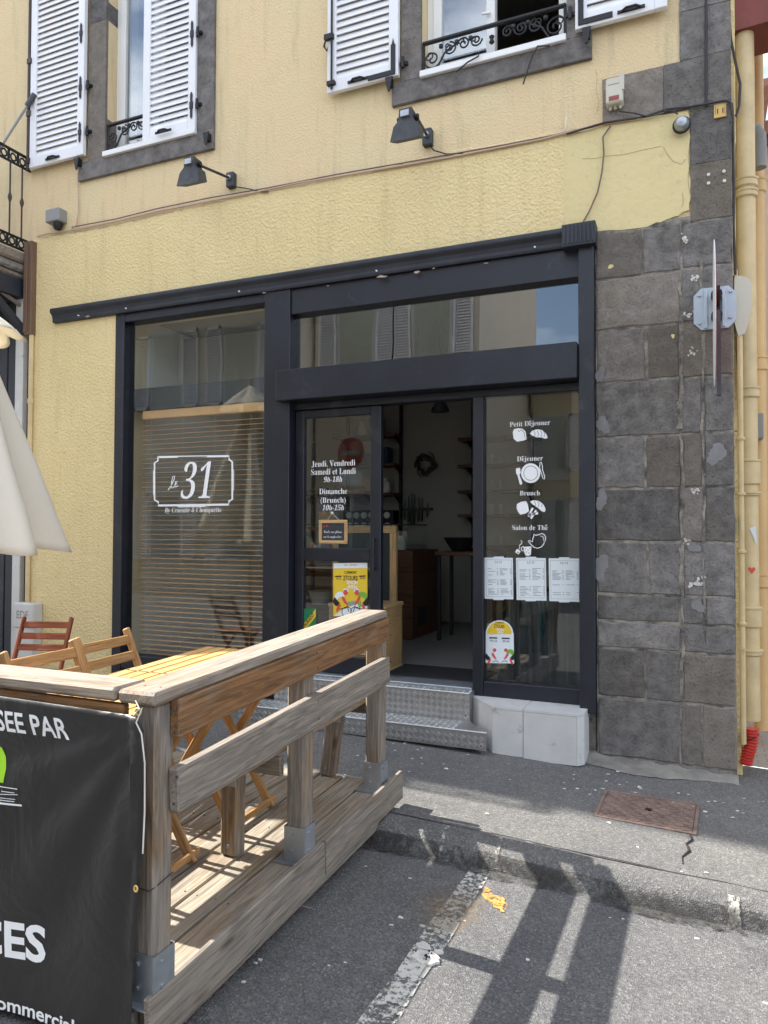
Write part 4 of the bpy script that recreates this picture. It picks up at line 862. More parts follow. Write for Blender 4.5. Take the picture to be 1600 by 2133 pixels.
cb('housing', p.x-.085, p.x+.085, -.10, -.0, p.z-.045, p.z+.075, 'greyplastic', e, .008); m = MB(); m.lathe([(.03, -.06), (.045, -.03), (.045, 0)], (p.x+.02, -.05, p.z-.045), 10); m.build('gland', 'iron', e)
p = W(1282, 200, -.04); e = empty('isolator_box', (p.x, 0, p.z), 'beige switch box with a red label on the dark quoin stone', 'switch box')
cb('housing', p.x-.055, p.x+.05, -.10, -.012, p.z-.075, p.z+.095, 'beigeplastic', e, .01); cb('label', p.x-.035, p.x+.028, -.1025, -.099, p.z-.06, p.z-.03, 'reddull', e, .001); plank('lever', (p.x+.045, -.09, p.z-.0), (p.x+.045, -.09, p.z+.115), .016, .03, 'beigeplastic', e)
cb('recess_line', p.x-.04, p.x+.03, -.1022, -.0995, p.z+.045, p.z+.049, 'greyplastic', e, .001)
m = MB()
for dx in (-.03, .0, .03): m.tube([(p.x+dx, -.05, p.z-.075), (p.x+dx, -.05, p.z-.095)], .009, 7)
m.build('gland', 'beigeplastic', e)
p = W(1420, 257, -.07); e = empty('wall_camera', (p.x, 0, p.z), 'small round grey lamp dome hanging at the end of the black cable', 'dome lamp')
m = MB(); m.lathe([(.001, -.045), (.03, -.036), (.045, -.01), (.045, .012), (.03, .028), (.001, .03)], (0, 0, 0), 14); m.v = [(p.x+a, -.062+c*1., p.z+b) for a, b, c in m.v]; m.build('dome', 'galv', e)
m = MB(); m.tube([(p.x+.05*math.cos(R(t)), -.05, p.z+.052*math.sin(R(t))) for t in range(0, 361, 24)], .006, 6); m.build('ring', 'iron', e)
p0, p1 = W(1487, 219, -.022), W(1513, 242, -.022); o = cb('number_plate', p0.x, p1.x, -.026, -.016, p1.z, p0.z, 'yellowplate', None, .001, label='small yellow plate with number 11 on the corner stone', cat='number plate')
m = MB(); ptext(m, '11', 'sans', 1494, 1507, 236, 11, -.0275); [pstroke(m, [(x, 222), (x+.5, 238)], .8, -.0275) for x in (1490, 1510)]; m.build('print', 'ink', o, False)
for px, py in ((1476, 364), (1508, 357), (1476, 382), (1509, 377)): p = W(px, py, -.02); m = MB(); m.lathe([(.010, 0), (.010, .012), (.005, .014)], (0, 0, 0), 10); m.v = [(p.x+a, -.013-c, p.z+b) for a, b, c in m.v]; m.build('wall_plug', 'wire_w', B)
# no entry sign seen edge-on, on its zinc bracket
p = W(1489, 640, -.03); e = empty('no_entry_sign', (p.x, -.02, p.z), 'road sign seen edge-on, bracketed to the corner stones', 'sign')
q = [(-.155, .08), (-.10, .125), (.10, .125), (.155, .08), (.155, -.09), (.10, -.135), (-.10, -.135), (-.155, -.09)]
MB().prism([(p.x+x*.78, -.034, p.z+z*1.) for x, z in q], (0, .010, 0)).build('bracket_plate', 'plate_blue', e)
for s in (-1, 1): cb('bracket_rib', p.x+s*.05-.012, p.x+s*.05+.012, -.044, -.034, p.z-.13, p.z+.12, 'plate_blue', e, .01)
m = MB()
for z in (-.07, .06): m.tube([(p.x+.01, -.034, p.z+z), (p.x+.01, -.12, p.z+z)], .032, 12)
m.box(p.x-.012, p.x+.032, -.11, -.036, p.z-.08, p.z+.07); m.build('clamp', 'iron', e)
for dx, dz in ((-.088, .085), (.088, .09), (-.088, -.09), (.088, -.07)): m = MB(); m.tube([(p.x+dx, -.033, p.z+dz), (p.x+dx, -.046, p.z+dz)], .011, 6); m.build('bolt', 'galv', e)
zt, zb = W(1489, 508, -.42).z, W(1489, 803, -.42).z; rr = (zt-zb)/2; zc = (zt+zb)/2; xs_ = W(1487, 640, -.42).x
m = MB(); n = 40; m.prism([(xs_, -.42+rr*math.cos(6.2832*k/n), zc+rr*math.sin(6.2832*k/n)) for k in range(n)], (.004, 0, 0)); m.sm = False; m.build('disc', 'white', e)
m = MB(); m.prism([(xs_+.0055, -.42+rr*.97*math.cos(6.2832*k/n), zc+rr*.97*math.sin(6.2832*k/n)) for k in range(n)], (.001, 0, 0)); m.build('red_face', 'p_red', e); MB().box(xs_+.0068, xs_+.0078, -.42-rr*.72, -.42+rr*.72, zc-.05, zc+.05).build('white_bar', 'vinyl_white', e)
MB().bar((xs_+.024, -.42, zc+.02), (xs_+.024, -.42, zb-.06), .04, .022, (1, 0, 0)).build('back_profile', 'dark_metal', e)
m = MB(); m.bar((p.x+.012, -.05, p.z), (p.x+.012, -.42, p.z), .02, .03); m.build('arm', 'iron', e)
# ---------------------------------------------------------------- blind and room
VB = empty('venetian_blind', (-3.95, .16, .45), 'wooden slatted blind hanging behind the big shop window', 'blind')
bx0, bx1 = -4.56, -3.20; yb = .165
cb('head_rail', bx0, bx1, yb-.03, yb+.03, 2.585, 2.66, 'blind_wood', VB)
nsl = 50
for i in range(nsl): plank('slat', (bx0, yb, .47+i*(2.10/nsl)), (bx1, yb, .47+i*(2.10/nsl)), .046, .0035, 'blind_wood', VB, (0, -.10, 1), .001)
for x in (-4.46, -4.12, -3.78, -3.42): m = MB(); m.tube([(x, yb-.024, .46), (x, yb-.024, 2.6)], .0018, 4); m.build('cord', 'conduit', VB)
cb('bottom_rail', bx0, bx1, yb-.02, yb+.02, .432, .458, 'blind_wood', VB)
cb('pelmet', -4.66, -3.19, .125, .30, 2.662, 2.86, 'navy_old', B)
I = 'room'
cb('room_floor', -5.49, -.03, .17, 3.6, .35, .50, 'floor_in', B); cb('room_back_wall', -5.49, -.03, 3.6, 3.7, .3, 3.71, I, B); cb('room_left_wall', -4.86, -4.735, .381, 3.6, .5, 3.71, 'room_white', B); cb('room_right_wall', -.64, -.5, .381, 3.6, .5, 3.71, I, B); cb('room_ceiling', -4.73, -.64, .381, 3.6, 3.55, 3.71, I, B); cb('cross_beam', -4.73, -3.2, .9, 1.3, 2.9, 3.5, I, B)
e = empty('door_mat', (-1.85, .42, .5), 'black mat lying just inside the cafe door', 'mat'); cb('mat', -2.6, -1.48, .17, .62, .501, .515, 'mat_black', e); cb('border', -2.62, -1.46, .165, .63, .5005, .508, 'dark_metal', e)
Q = empty('cane_cabinet', (-2.45, .35, .5), 'low cabinet faced with woven cane behind the door', 'cabinet')
cb('carcass', -2.70, -2.235, .165+.03, .55, .5, 1.02, 'cane', Q)
m = MB(); x = -2.70
for i in range(25): xx = -2.70+i*.0192; m.box(xx-.004, xx+.004, .183, .190, .53, 1.0)
for i in range(25): z = .53+i*.0192; m.box(-2.70, -2.235, .179, .186, z-.004, z+.004)
m.build('cane_webbing', 'cane', Q, kind='stuff'); cb('dark_backing', -2.69, -2.245, .190, .194, .53, 1.0, 'basket', Q)
m = MB()
for i in range(17): yy = .20+i*.0205; m.box(-2.234, -2.227, yy-.004, yy+.004, .53, 1.0)
for i in range(25): z = .53+i*.0192; m.box(-2.230, -2.223, .195, .54, z-.004, z+.004)
m.build('cane_webbing', 'cane', Q, kind='stuff')
for a in ((.5, .53), (1.0, 1.03)): cb('edge_trim', -2.71, -2.22, .175, .56, a[0], a[1], 'cane', Q)
N_ = empty('chalkboard_stand', (-2.5, .75, .5), 'tall wood framed blackboard standing behind the cane cabinet', 'chalkboard')
a, b = W(827, 1096, .75), W(700, 1092, .75)
cb('board', b.x, a.x-.03, .742, .76, .55, a.z-.02, 'chalkboard', N_); cb('frame_bar', b.x-.03, a.x, .73, .77, a.z-.06, a.z, 'frame_wood', N_)
for x in (b.x-.03, a.x-.06): plank('frame_bar', (x+.03, .75, .5), (x+.03, .75, a.z-.06), .06, .04, 'frame_wood', N_, (0, -1, 0))
U = empty('cafe_counter', (-3.4, 2.3, .5), 'dark wood counter with glass display on top inside the cafe', 'counter')
cb('body', -4.4, -2.68, 1.95, 2.75, .5, 1.40, 'counter_wood', U)
for z in (.72, .95, 1.18): cb('panel_groove', -4.4, -2.676, 1.945, 2.755, z-.006, z+.002, 'ink', U, .001)
cb('vent', -2.682, -2.672, 2.1, 2.35, .62, .82, 'ink', U)
MB().box(-4.3, -2.76, 2.0, 2.008, 1.40, 1.66).build('glass_front', 'glass', U); MB().box(-2.768, -2.76, 2.009, 2.6, 1.40, 1.66).build('glass_side', 'glass', U); m = MB(); m.bar((-4.3, 2.004, 1.665), (-2.76, 2.004, 1.665), .012, .012); m.bar((-2.764, 2.0, 1.665), (-2.764, 2.6, 1.665), .012, .012); m.build('glass_edge', 'ink', U)
for x in (-3.2, -3.0, -2.9): m = MB(); m.lathe([(.05, 0), (.06, .06), (.045, .13), (.05, .15)], (x, 2.25+.1*math.sin(x*9), 1.40), 12); m.build('jar', 'ceramic', None, label=None) if 0 else m.build('display_jar', 'ceramic', U)
def shelves(name, x0, x1, y0, y1, zs, loc, label, post):
    e = empty(name, loc, label, 'shelf')
    for z in zs: cb('shelf_board', x0, x1, y0, y1, z-.018, z+.018, 'counter_wood', e)
    for x in post: cb('upright', x-.018, x+.018, y1-.05, y1-.01, zs[0]-.9 if len(zs) < 4 else .5, zs[-1]+.5, 'iron', e)
    for z in zs:
        for x in post: m = MB(); m.prism([(x-.01, y1-.02, z-.02), (x-.01, y1-.02, z-.12), (x-.01, y0+.06, z-.02)], (.02, 0, 0)); m.build('bracket', 'iron', e)
    return e
shelves('wall_shelf', -4.3, -3.44, 3.3, 3.59, (2.05, 2.42, 2.78), (-3.9, 3.45, 2), 'wall shelves with blue boxes on the back wall of the cafe', (-3.46, -4.2))
for x, z, w, h, lb in ((-3.72, 2.80, .09, .22, 'upright blue box on the top back wall shelf'), (-3.60, 2.44, .08, .2, 'tall dark blue box at the shelf end below the top shelf'), (-3.80, 2.44, .11, .13, 'low dark blue box beside the taller one on the shelf')): cb('storage_box', x-w, x+w*.6, 3.34, 3.52, z, z+h, 'navybox', None, label=lb, cat='box', group='blue boxes on the shelves')
cb('bottle_rack', -4.2, -3.5, 3.42, 3.59, 1.60, 1.86, 'ink', None, .004, label='black rack of round jars under the wall shelves', cat='rack')
RK = [o for o in COL.objects if o.name.startswith('bottle_rack')][0]
for i in range(6):
    for j in range(2): m = MB(); m.lathe([(.04, 0), (.04, .03), (.001, .034)], (0, 0, 0), 12); x, z = -3.58-.105*i, 1.665+.13*j; m.v = [(x+a, 3.418-c, z+b_) for a, b_, c in m.v]; m.build('jar_lid', 'ceramic', RK)
shelves('glass_shelf', -2.62, -1.7, 3.25, 3.59, (1.42, 1.78, 2.06, 2.36, 2.68), (-2.2, 3.42, .5), 'tall open shelves of drinking glasses beside the back wall', (-2.52, -1.8))
for z in (1.44, 1.80, 2.08, 2.38):
    for i in range(4): m = MB(); m.lathe([(.028, 0), (.034, .12), (.032, .12)], (-2.44+.1*i, 3.4, z), 10); m.build('drinking_glass', 'glass', None, label='clear drinking glass standing on the open shelves', cat='glass', group='glasses on the shelves')
m = MB(); rn = random.Random(4)
p = W(888, 968, 3.57)
for k in range(70):
    a = rn.uniform(0, 6.283); r0 = .10+rn.uniform(-.03, .03); a2 = a+rn.uniform(.3, .9); r1 = r0+rn.uniform(-.035, .04)
    m.tube([(p.x+r0*math.cos(a), 3.57-rn.uniform(0, .05), p.z+r0*math.sin(a)), (p.x+(r0+r1)/2*math.cos((a+a2)/2)*1.04, 3.55, p.z+(r0+r1)/2*math.sin((a+a2)/2)*1.04), (p.x+r1*math.cos(a2), 3.57-rn.uniform(0, .05), p.z+r1*math.sin(a2))], .009, 4)
m.build('twig_wreath', 'dried', None, label='round dried twig wreath on the back wall of the cafe', cat='wreath')
e = empty('knife_rack', (-3.2, 3.58, 1.9), 'magnetic bar of kitchen knives on the back wall', 'knife rack'); a, b = W(835, 1061, 3.58), W(902, 1061, 3.58); cb('bar', a.x, b.x, 3.56, 3.59, a.z-.016, a.z+.016, 'ink', e)
for i, (px, h) in enumerate(((843, 38), (851, 50), (857, 62), (863, 58), (872, 46), (879, 44), (890, 24))):
    q = W(px, 1061, 3.55); L2 = h*.0058; m = MB(); m.prism([(q.x-.014, 3.548, q.z-.02), (q.x+.014, 3.548, q.z-.02), (q.x+.012, 3.548, q.z+L2*.5), (q.x, 3.548, q.z+L2*.62)], (0, .004, 0)); m.build('blade', 'dark_metal', e); cb('handle', q.x-.012, q.x+.012, 3.542, 3.556, q.z-.02-L2*.5, q.z-.02, 'ink', e)
for px, py, lab in ((917, 858, 'black bell pendant lamp hanging in front of the twig wreath'), (872, 838, 'black pendant lamp mostly hidden above the door opening')):
    p = W(px, py, 1.4); e = empty('pendant_lamp', (p.x, 1.4, p.z), lab, 'lamp'); m = MB(); m.lathe([(.085, 0), (.08, .03), (.045, .09), (.03, .13), (.03, .2), (.001, .21)], (p.x, 1.4, p.z), 18); m.build('shade', 'ink', e); m = MB(); m.tube([(p.x, 1.4, p.z+.2), (p.x, 1.4, 3.56)], .004, 5); m.build('cord', 'wire', e)
e = empty('fruit_bowl', (-1.95, 2.2, 1.2), 'black wire bowl standing on the small side table', 'bowl'); p = W(958, 1148, 2.2); m = MB(); m.lathe([(.08, 0), (.17, .14), (.162, .14), (.07, .012)], (p.x, 2.2, p.z), 18); m.build('bowl', 'ink', e)
e2 = empty('side_table', (p.x, 2.2, .5), 'small dark side table carrying the black bowl', 'table'); cb('table_top', p.x-.2, p.x+.45, 2.0, 2.5, p.z-.04, p.z-.001, 'counter_wood', e2)
for dx in (-.17, .4):
    for y in (2.05, 2.45): plank('leg', (p.x+dx, y, .5), (p.x+dx, y, p.z-.04), .035, .035, 'ink', e2, (0, 1, 0))
e = empty('folded_parasols', (-1.05, .28, .5), 'dark grey folded fabric bundles leaning behind the fixed pane', 'parasol bundle')
for i, (x, lean, r0) in enumerate(((-1.28, .05, .07), (-1.12, -.02, .08), (-.97, .04, .075), (-.82, -.03, .08))):
    m = MB(); n = 28; vs = []
    for j in range(9):
        t = j/8
        for k in range(n): a = 6.283*k/n; r1 = r0*(1.15-.75*t)*(1+.28*math.cos(5*a+i)); vs.append((x+lean*t+r1*math.cos(a), .28+r1*math.sin(a)*.8, .5+.85*t))
    m.add(vs, [(j*n+k, j*n+(k+1) % n, (j+1)*n+(k+1) % n, (j+1)*n+k) for j in range(8) for k in range(n)]); m.sm = True; m.build('bundle', 'curtain', e)
SB = shelves('low_bookcase', -3.45, -2.76, .95, 1.25, (.9, 1.3, 1.62, 1.95), (-3.1, 1.1, .5), 'dark low bookcase standing just behind the cafe door', (-3.42, -2.79))
m = MB(); m.lathe([(.1, 0), (.13, .1), (.14, .12), (.12, .12)], (-3.24, 1.08, .92), 16); m.build('mixing_bowl', 'ceramic', None, label='white bowl on the bookcase behind the door', cat='bowl')
for i, (x, z, mt, lb) in enumerate(((-3.95, 2.80, 'ceramic', 'white jug on the top back wall shelf'), (-4.1, 2.44, 'basket', 'brown pot on the middle back wall shelf'), (-3.62, 2.07, 'ceramic', 'pale storage jar on the lowest back wall shelf'), (-3.85, 2.07, 'frame_wood', 'wooden canister on the lowest back wall shelf'))):
    m = MB(); m.lathe([(.05, 0), (.065, .05), (.06, .13), (.035, .16), (.04, .19), (.03, .19)], (x, 3.45, z-.002), 14); m.build('shelf_jar', mt, None, label=lb, cat='jar')
e = empty('bar_stool', (-1.27, 1.0, .5), 'teal legged stool with a wooden seat behind the fixed pane', 'stool'); m = MB(); m.lathe([(.15, 0), (.16, .015), (.15, .03), (.01, .032)], (-1.27, 1.0, 1.12), 18); m.build('seat', 'counter_wood', e)
for a in range(4): m = MB(); m.tube([(-1.27+.11*math.cos(R(45+90*a)), 1.0+.11*math.sin(R(45+90*a)), 1.12), (-1.27+.2*math.cos(R(45+90*a)), 1.0+.2*math.sin(R(45+90*a)), .5)], .012, 7); m.build('leg', 'teal', e)
m = MB(); m.tube([(-1.27+.17*math.cos(R(t)), 1.0+.17*math.sin(R(t)), .72) for t in range(0, 361, 20)], .007, 6); m.build('foot_ring', 'teal', e)
e = empty('wicker_basket', (-2.93, 1.05, .92), 'red brown wicker basket with a handle behind the door', 'basket'); m = MB(); m.lathe([(.12, 0), (.15, .12), (.15, .24), (.14, .24)], (-2.93, 1.08, .919), 18); m.build('body', 'basket', e); m = MB(); m.tube([(-2.93+.15*math.cos(R(t)), 1.08, 1.16+.16*math.sin(R(t))) for t in range(0, 181, 15)], .008, 6); m.build('handle', 'basket', e)
e = empty('potted_plant', (-3.2, 1.08, 1.64), 'spiky green house plant in a pot behind the door glass', 'plant'); m = MB(); m.lathe([(.06, 0), (.08, .14), (.07, .14)], (-3.2, 1.08, 1.638), 14); m.build('pot', 'frame_wood', e)
m = MB()
for k in range(34):
    a = rn.uniform(0, 6.28); l_ = rn.uniform(.18, .34); q = [V((-3.2, 1.08, 1.76)), V((-3.2+.5*l_*math.cos(a), 1.08+.4*l_*math.sin(a), 1.76+l_*.75)), V((-3.2+l_*math.cos(a), 1.08+.8*l_*math.sin(a), 1.76+l_*rn.uniform(.2, .8)))]
    m.tube(q, [.006, .009, .001], 4)
m.build('leaves', 'leaf', e)
for i, (c, w, h, lb) in enumerate((('cane', .05, .17, 'thick tan book on the bookcase behind the door'), ('white', .025, .15, 'short white book between two others on the bookcase'), ('ceramic', .02, .17, 'thin pale book at the end of the bookcase row'))): cb('book', -3.42+.07+i*.055, -3.42+.07+i*.055+w*.9, 1.0, 1.18, 1.319, 1.319+h, c, None, .002, label=lb, cat='book', group='books on the bookcase')
# ---------------------------------------------------------------- wooden terrace
def db(y): return .088+.037*(y+3.2)
def dk(x, y, h): return V((x, y, db(y)+h))
DK = empty('terrace_deck', (-3.3, -2.3, .1), 'weathered wooden terrace deck with plank railing and steel post shoes', 'terrace')
XR, YF, YB, XL = -1.50, -3.27, -1.40, -5.05
FL = .118                                              # deck surface above its underside
rp = random.Random(11)
nb = 12; wdt = .142; x = XR+.002-wdt/2
k = 0
while x > XL:
    t = rp.uniform(-.002, .002)
    cutp = [YF+.02, YB+.01+rp.uniform(-.012, .012)]
    if k in (1, 3, 6, 9): cutp.insert(1, -2.33+rp.uniform(-.1, .2))
    for a, b in zip(cutp, cutp[1:]): plank('deck_plank', dk(x, a+.002, FL-.014+t), dk(x, b-.002, FL-.014+t), wdt-.012, .028, 'deck_wood', DK, (0, 0, 1), .004)
    x -= wdt; k += 1
for y in (YF+.06, -2.7, -2.1, YB-.05): plank('joist', dk(XL, y, .045), dk(XR-.04, y, .045), .05, .085, 'grey_wood', DK)
plank('fascia', dk(XR+.018, YF-.015, .083), dk(XR+.018, -2.205, .083), .024, .150, 'grey_wood', DK); plank('fascia', dk(XR+.018, -2.195, .085), dk(XR+.014, YB+.09, .085), .024, .148, 'grey_wood', DK)
plank('lower_fascia', dk(XR-.015, YF+.01, .005), dk(XR-.015, YB+.02, -.005), .03, .09, 'grey_wood', DK)
plank('front_joist', dk(XL, YF+.005, .05), dk(XR-.04, YF+.005, .05), .03, .10, 'grey_wood', DK)
def xr(y): return XR+.018-.017*(y+3.25)
XP = xr(-3.215)-.042
def post(x, y, top):
    o = plank('post', dk(x, y, .16), dk(x, y, top), .084, .084, 'post_wood', DK, (0, -1, 0), .009)
    s = .0455; m = MB(); z0, z1 = db(y)+.118, db(y)+.262
    for a in ((x-s, x+s, y-s-.003, y-s), (x-s, x+s, y+s, y+s+.003), (x-s-.003, x-s, y-s, y+s), (x+s, x+s+.003, y-s, y+s)): m.box(a[0], a[1], a[2], a[3], z0, z1)
    m.box(x-.085, x+.044, y-.075, y+.075, z0-.001, z0+.004); m.build('steel_shoe', 'galv', DK)
    for zz in (z0+.045, z0+.115): m = MB(); m.tube([(x+s, y-.01, zz), (x+s+.008, y-.01, zz)], .007, 6); m.tube([(x-.01, y-s-.003, zz), (x-.01, y-s-.010, zz)], .007, 6); m.build('bolt', 'galv', DK)
PY = (-3.215, -2.30, -1.492)
for y in PY: post(xr(y)-.042, y, .995)
for x in (-2.75, -3.95, -5.0): post(x, -3.215, .995)
# side railing: cap, upper board, middle board (on the outer face of the posts)
plank('cap_rail', dk(xr(-3.29)-.048, -3.29, 1.020), dk(xr(-1.5)-.048, -1.5, 1.020), .145, .040, 'cap_wood', DK, (0, 0, 1), .009)
plank('upper_board', dk(xr(-3.2)+.017, -3.195, .943), dk(xr(-1.5)+.017, -1.505, .943), .038, .116, 'brown_wood', DK, (0, 0, 1), .005)
plank('middle_board', dk(xr(-3.2)+.020, -3.20, .728), dk(xr(-1.5)+.020, -1.50, .735), .042, .136, 'grey_wood', DK, (0, 0, 1), .007)
plank('cap_rail', dk(XL, -3.225, 1.0225), dk(xr(-3.2)-.122, -3.225, 1.0225), .145, .042, 'cap_wood', DK, (0, 0, 1), .009)
plank('upper_board', dk(XL, -3.268, .958), dk(XR-.085, -3.268, .958), .028, .07, 'brown_wood', DK)
plank('middle_board', dk(XL, -3.268, .742), dk(XR-.09, -3.268, .742), .03, .138, 'grey_wood', DK)
plank('end_cleat', dk(XP-.055, -3.268, .665), dk(XP-.055, -3.262, .812), .03, .02, 'grey_wood', DK, (0, -1, 0)); pass
for x in (XL+.1, XL+1.2, XL+2.4): pass
m = MB()
for y in PY:
    for h in (.91, .975, .70, .775): x0_ = xr(y)+(.036 if h > .85 else .041); p = dk(x0_, y+random.uniform(-.012, .012), h); m.tube([p-V((.004, 0, 0)), p+V((.0015, 0, 0))], .0045, 6)
    for q in (-.03, .03): p = dk(xr(y)-.045+q, y+random.uniform(-.01, .01), 1.0395); m.tube([p-V((0, 0, .003)), p+V((0, 0, .001))], .0045, 6)
xx = XR+.002-wdt/2
for k in range(7):
    for y in (YF+.06, -2.7, -2.1, YB-.05):
        for q in (-.04, .04): p = dk(xx-k*wdt+q, y+random.uniform(-.006, .006), FL+.001); m.tube([p-V((0, 0, .004)), p+V((0, 0, .001))], .004, 6)
m.build('screw_heads', 'dark_metal', DK, kind='stuff')
# ---------------------------------------------------------------- banner
BN = empty('advert_banner', (-2.4, -3.3, .5), 'black vinyl banner with white lettering tied to the terrace railing', 'banner')
YBN = -3.292
def bz(x, z): # folds radiating from the tied corner
    u, v = (-1.48-x), (1.04-z); a = math.atan2(u, max(v, .01)); r_ = math.hypot(u, v)
    w = .015*math.sin(a*15+.6)*min(1, r_*2.2)*math.exp(-r_*.8)+.014*math.sin(x*6.5+z*1.2)*min(1, v*1.6)+.006*math.sin(z*7+x*2)*min(1, v)
    return YBN-.010+w-(.012 if u < .05 else 0)
def edge(z):
    q = W(0, 0); pts = [(1.08, -1.525), (1.03, -1.478), (.775, -1.479), (.60, -1.492), (.45, -1.504), (.176, -1.516), (-.1, -1.522)]
    for (za, xa), (zb_, xb_) in zip(pts, pts[1:]):
        if z >= zb_: return xa+(xb_-xa)*(za-z)/(za-zb_)
    return pts[-1][1]
m = MB(); nx, nz = 90, 60
for j in range(nz+1):
    z = 1.055-.98*j/nz; xe = edge(z)
    for i in range(nx+1): x = xe-(1.9*i/nx); zz = z+.012*math.sin(x*2.2)*(1-j/nz)+.015*(x+1.55)*0; m.v.append((x, bz(x, zz), zz))
m.f = [(j*(nx+1)+i, j*(nx+1)+i+1, (j+1)*(nx+1)+i+1, (j+1)*(nx+1)+i) for j in range(nz) for i in range(nx)]; m.sm = True
bo = m.build('vinyl_sheet', 'banner', BN); md_ = bo.modifiers.new('thick', 'SOLIDIFY'); md_.thickness = .0015; md_.offset = 1
def on_banner(m, name, mat, k=.0028):
    bm = bmesh.new(); me = m.mesh(name, mat, False); bm.from_mesh(me)
    bmesh.ops.subdivide_edges(bm, edges=[e for e in bm.edges if e.calc_length() > .02], cuts=2)
    for v in bm.verts: v.co.y = bz(v.co.x, v.co.z)-k
    bm.to_mesh(me); bm.free(); link(bpy.data.objects.new(name, me), None, BN)
m = MB(); yy = YBN
text(m, 'ISEE PAR', 'sans', W(-6, 1505, yy).x, W(147, 1528, yy).x, 0, .066, yy, .018, 0, lambda x, z: (x, z+.957)); on_banner(m, 'lettering', 'vinyl_white'); m = MB()
text(m, 'CES', 'sans', W(-33, 1965, yy).x, W(95, 1988, yy).x, 0, .108, yy, .03, 0, lambda x, z: (x, z+W(50, 1991, yy).z)); on_banner(m, 'lettering', 'vinyl_white'); m = MB()
text(m, 'commercial', 'sans', W(-14, 2106, yy).x, W(159, 2132, yy).x, 0, .042, yy, .02, 0, lambda x, z: (x, z+W(80, 2122, yy).z))
on_banner(m, 'lettering', 'vinyl_white')
m = MB(); q = [W(x, y, yy) for x, y in [(-60, 1560), (-20, 1548), (5, 1556), (14, 1576), (18, 1600), (16, 1630), (12, 1665), (4, 1700), (-10, 1722), (-60, 1730)]]; flat(m, [(p.x, p.z) for p in q], yy); on_banner(m, 'green_logo', 'p_lime')
m = MB()
for a, b, w_ in (((8, 1634), (46, 1640), 1.2), ((0, 1667), (50, 1676), 3.), ((14, 1644), (40, 1648), 1.), ((10, 1650), (46, 1652), 1.), ((8, 1657), (40, 1662), 1.), ((4, 1661), (38, 1667), 1.2)): pstroke(m, [a, b], w_, yy)
on_banner(m, 'scratch_marks', 'vinyl_white', .0034)
m = MB(); a = W(289, 1482, YBN-.02); m.tube([(a.x-.012, YBN-.02, a.z+.03), (a.x+.01, YBN-.028, a.z+.01), (a.x-.014, YBN-.026, a.z-.01), (a.x+.014, YBN-.022, a.z+.012), (a.x, YBN-.03, a.z-.03), (a.x+.02, YBN-.03, a.z-.06), (a.x+.033, YBN-.03, a.z-.14), (a.x+.033, YBN-.028, a.z-.28), (a.x+.026, YBN-.026, a.z-.40)], .0022, 5)
m.build('tie_cord', 'wire_w', BN); m = MB(); m.tube([(a.x+.010*math.cos(R(t)), YBN-.022, a.z+.010*math.sin(R(t))) for t in range(0, 361, 30)], .003, 5); m.build('eyelet', 'yellowplate', BN); m = MB(); q = W(288, 1848, YBN-.02); m.tube([(q.x+.006*math.cos(R(t)), YBN-.03, q.z+.008*math.sin(R(t))) for t in range(0, 361, 30)], .0028, 5); m.build('eyelet', 'yellowplate', BN)
m = MB(); z = q.z-.03; m.tube([(XP-.05, -3.262, z+.02), (XP-.02, -3.264, z), (XP+.03, -3.263, z-.004), (XP+.045, -3.24, z+.01), (XP+.046, -3.18, z+.02)], .0018, 5); m.build('tie_wire', 'wire', BN)
# ---------------------------------------------------------------- bench along the railing
BE = empty('wooden_bench', (-1.72, -2.2, .2), 'long weathered plank bench along the inside of the railing', 'bench')
for xx, w_ in ((-1.80, .115), (-1.675, .115)): plank('seat_plank', dk(xx, -2.98, FL+.445), dk(xx, -1.405, FL+.445), w_, .034, 'deck_wood', BE, (0, 0, 1), .006)
for y, l in ((-2.40, 0.), (-1.44, .05)):
    plank('leg', dk(-1.825-l, y+.03, FL), dk(-1.80, y, FL+.428), .088, .07, 'post_wood', BE, (0, -1, 0), .012)
    plank('seat_bearer', dk(-1.85, y+.055, FL+.385), dk(-1.60, y+.055, FL+.385), .032, .075, 'grey_wood', BE); m = MB(); p = dk(-1.785, y-.037, FL+.36); m.box(p.x-.02, p.x+.02, p.y-.004, p.y-.0005, p.z-.05, p.z+.05); m.build('steel_bracket', 'galv', BE)
    m = MB(); p = dk(-1.815-l, y-.008, FL+.05); m.tube([p, p+V((0, -.012, 0))], .008, 8); m.build('bolt', 'galv', BE)
# ---------------------------------------------------------------- folding tables
def table(x0, x1, y0, y1, label):
    H = FL+.715; t = empty('folding_table', tuple(dk((x0+x1)/2, (y0+y1)/2, FL)), label, 'table', 'slatted folding tables'); n = 8; w = (x1-x0)/n
    for i in range(n): xx = x0+w*(i+.5); plank('slat', dk(xx, y0, H), dk(xx, y1, H), w-.012, .018, 'table_wood', t, (0, 0, 1), .003)
    for y in (y0+.06, y1-.06): plank('batten', dk(x0+.02, y, H-.024), dk(x1-.02, y, H-.024), .03, .03, 'chair_wood', t)
    for y, s in ((y0+.10, 1), (y1-.10, 1), (y0+.14, -1), (y1-.14, -1)):
        a, b = (x0+.06, x1-.06) if s > 0 else (x1-.06, x0+.06); plank('leg', dk(a, y, FL), dk(b, y, H-.03), .022, .042, 'chair_wood', t, (0, 0, 1))
    for xx in (x0+.07, x1-.07): plank('foot_bar', dk(xx, y0+.09, FL+.03), dk(xx, y1-.09, FL+.03), .022, .03, 'chair_wood', t)
    return t
table(-2.425, -1.865, -2.345, -1.765, 'slatted wooden folding table at the pavement end of the railing'); table(-2.425, -1.865, -2.945, -2.365, 'slatted wooden folding table behind the banner end of the railing')
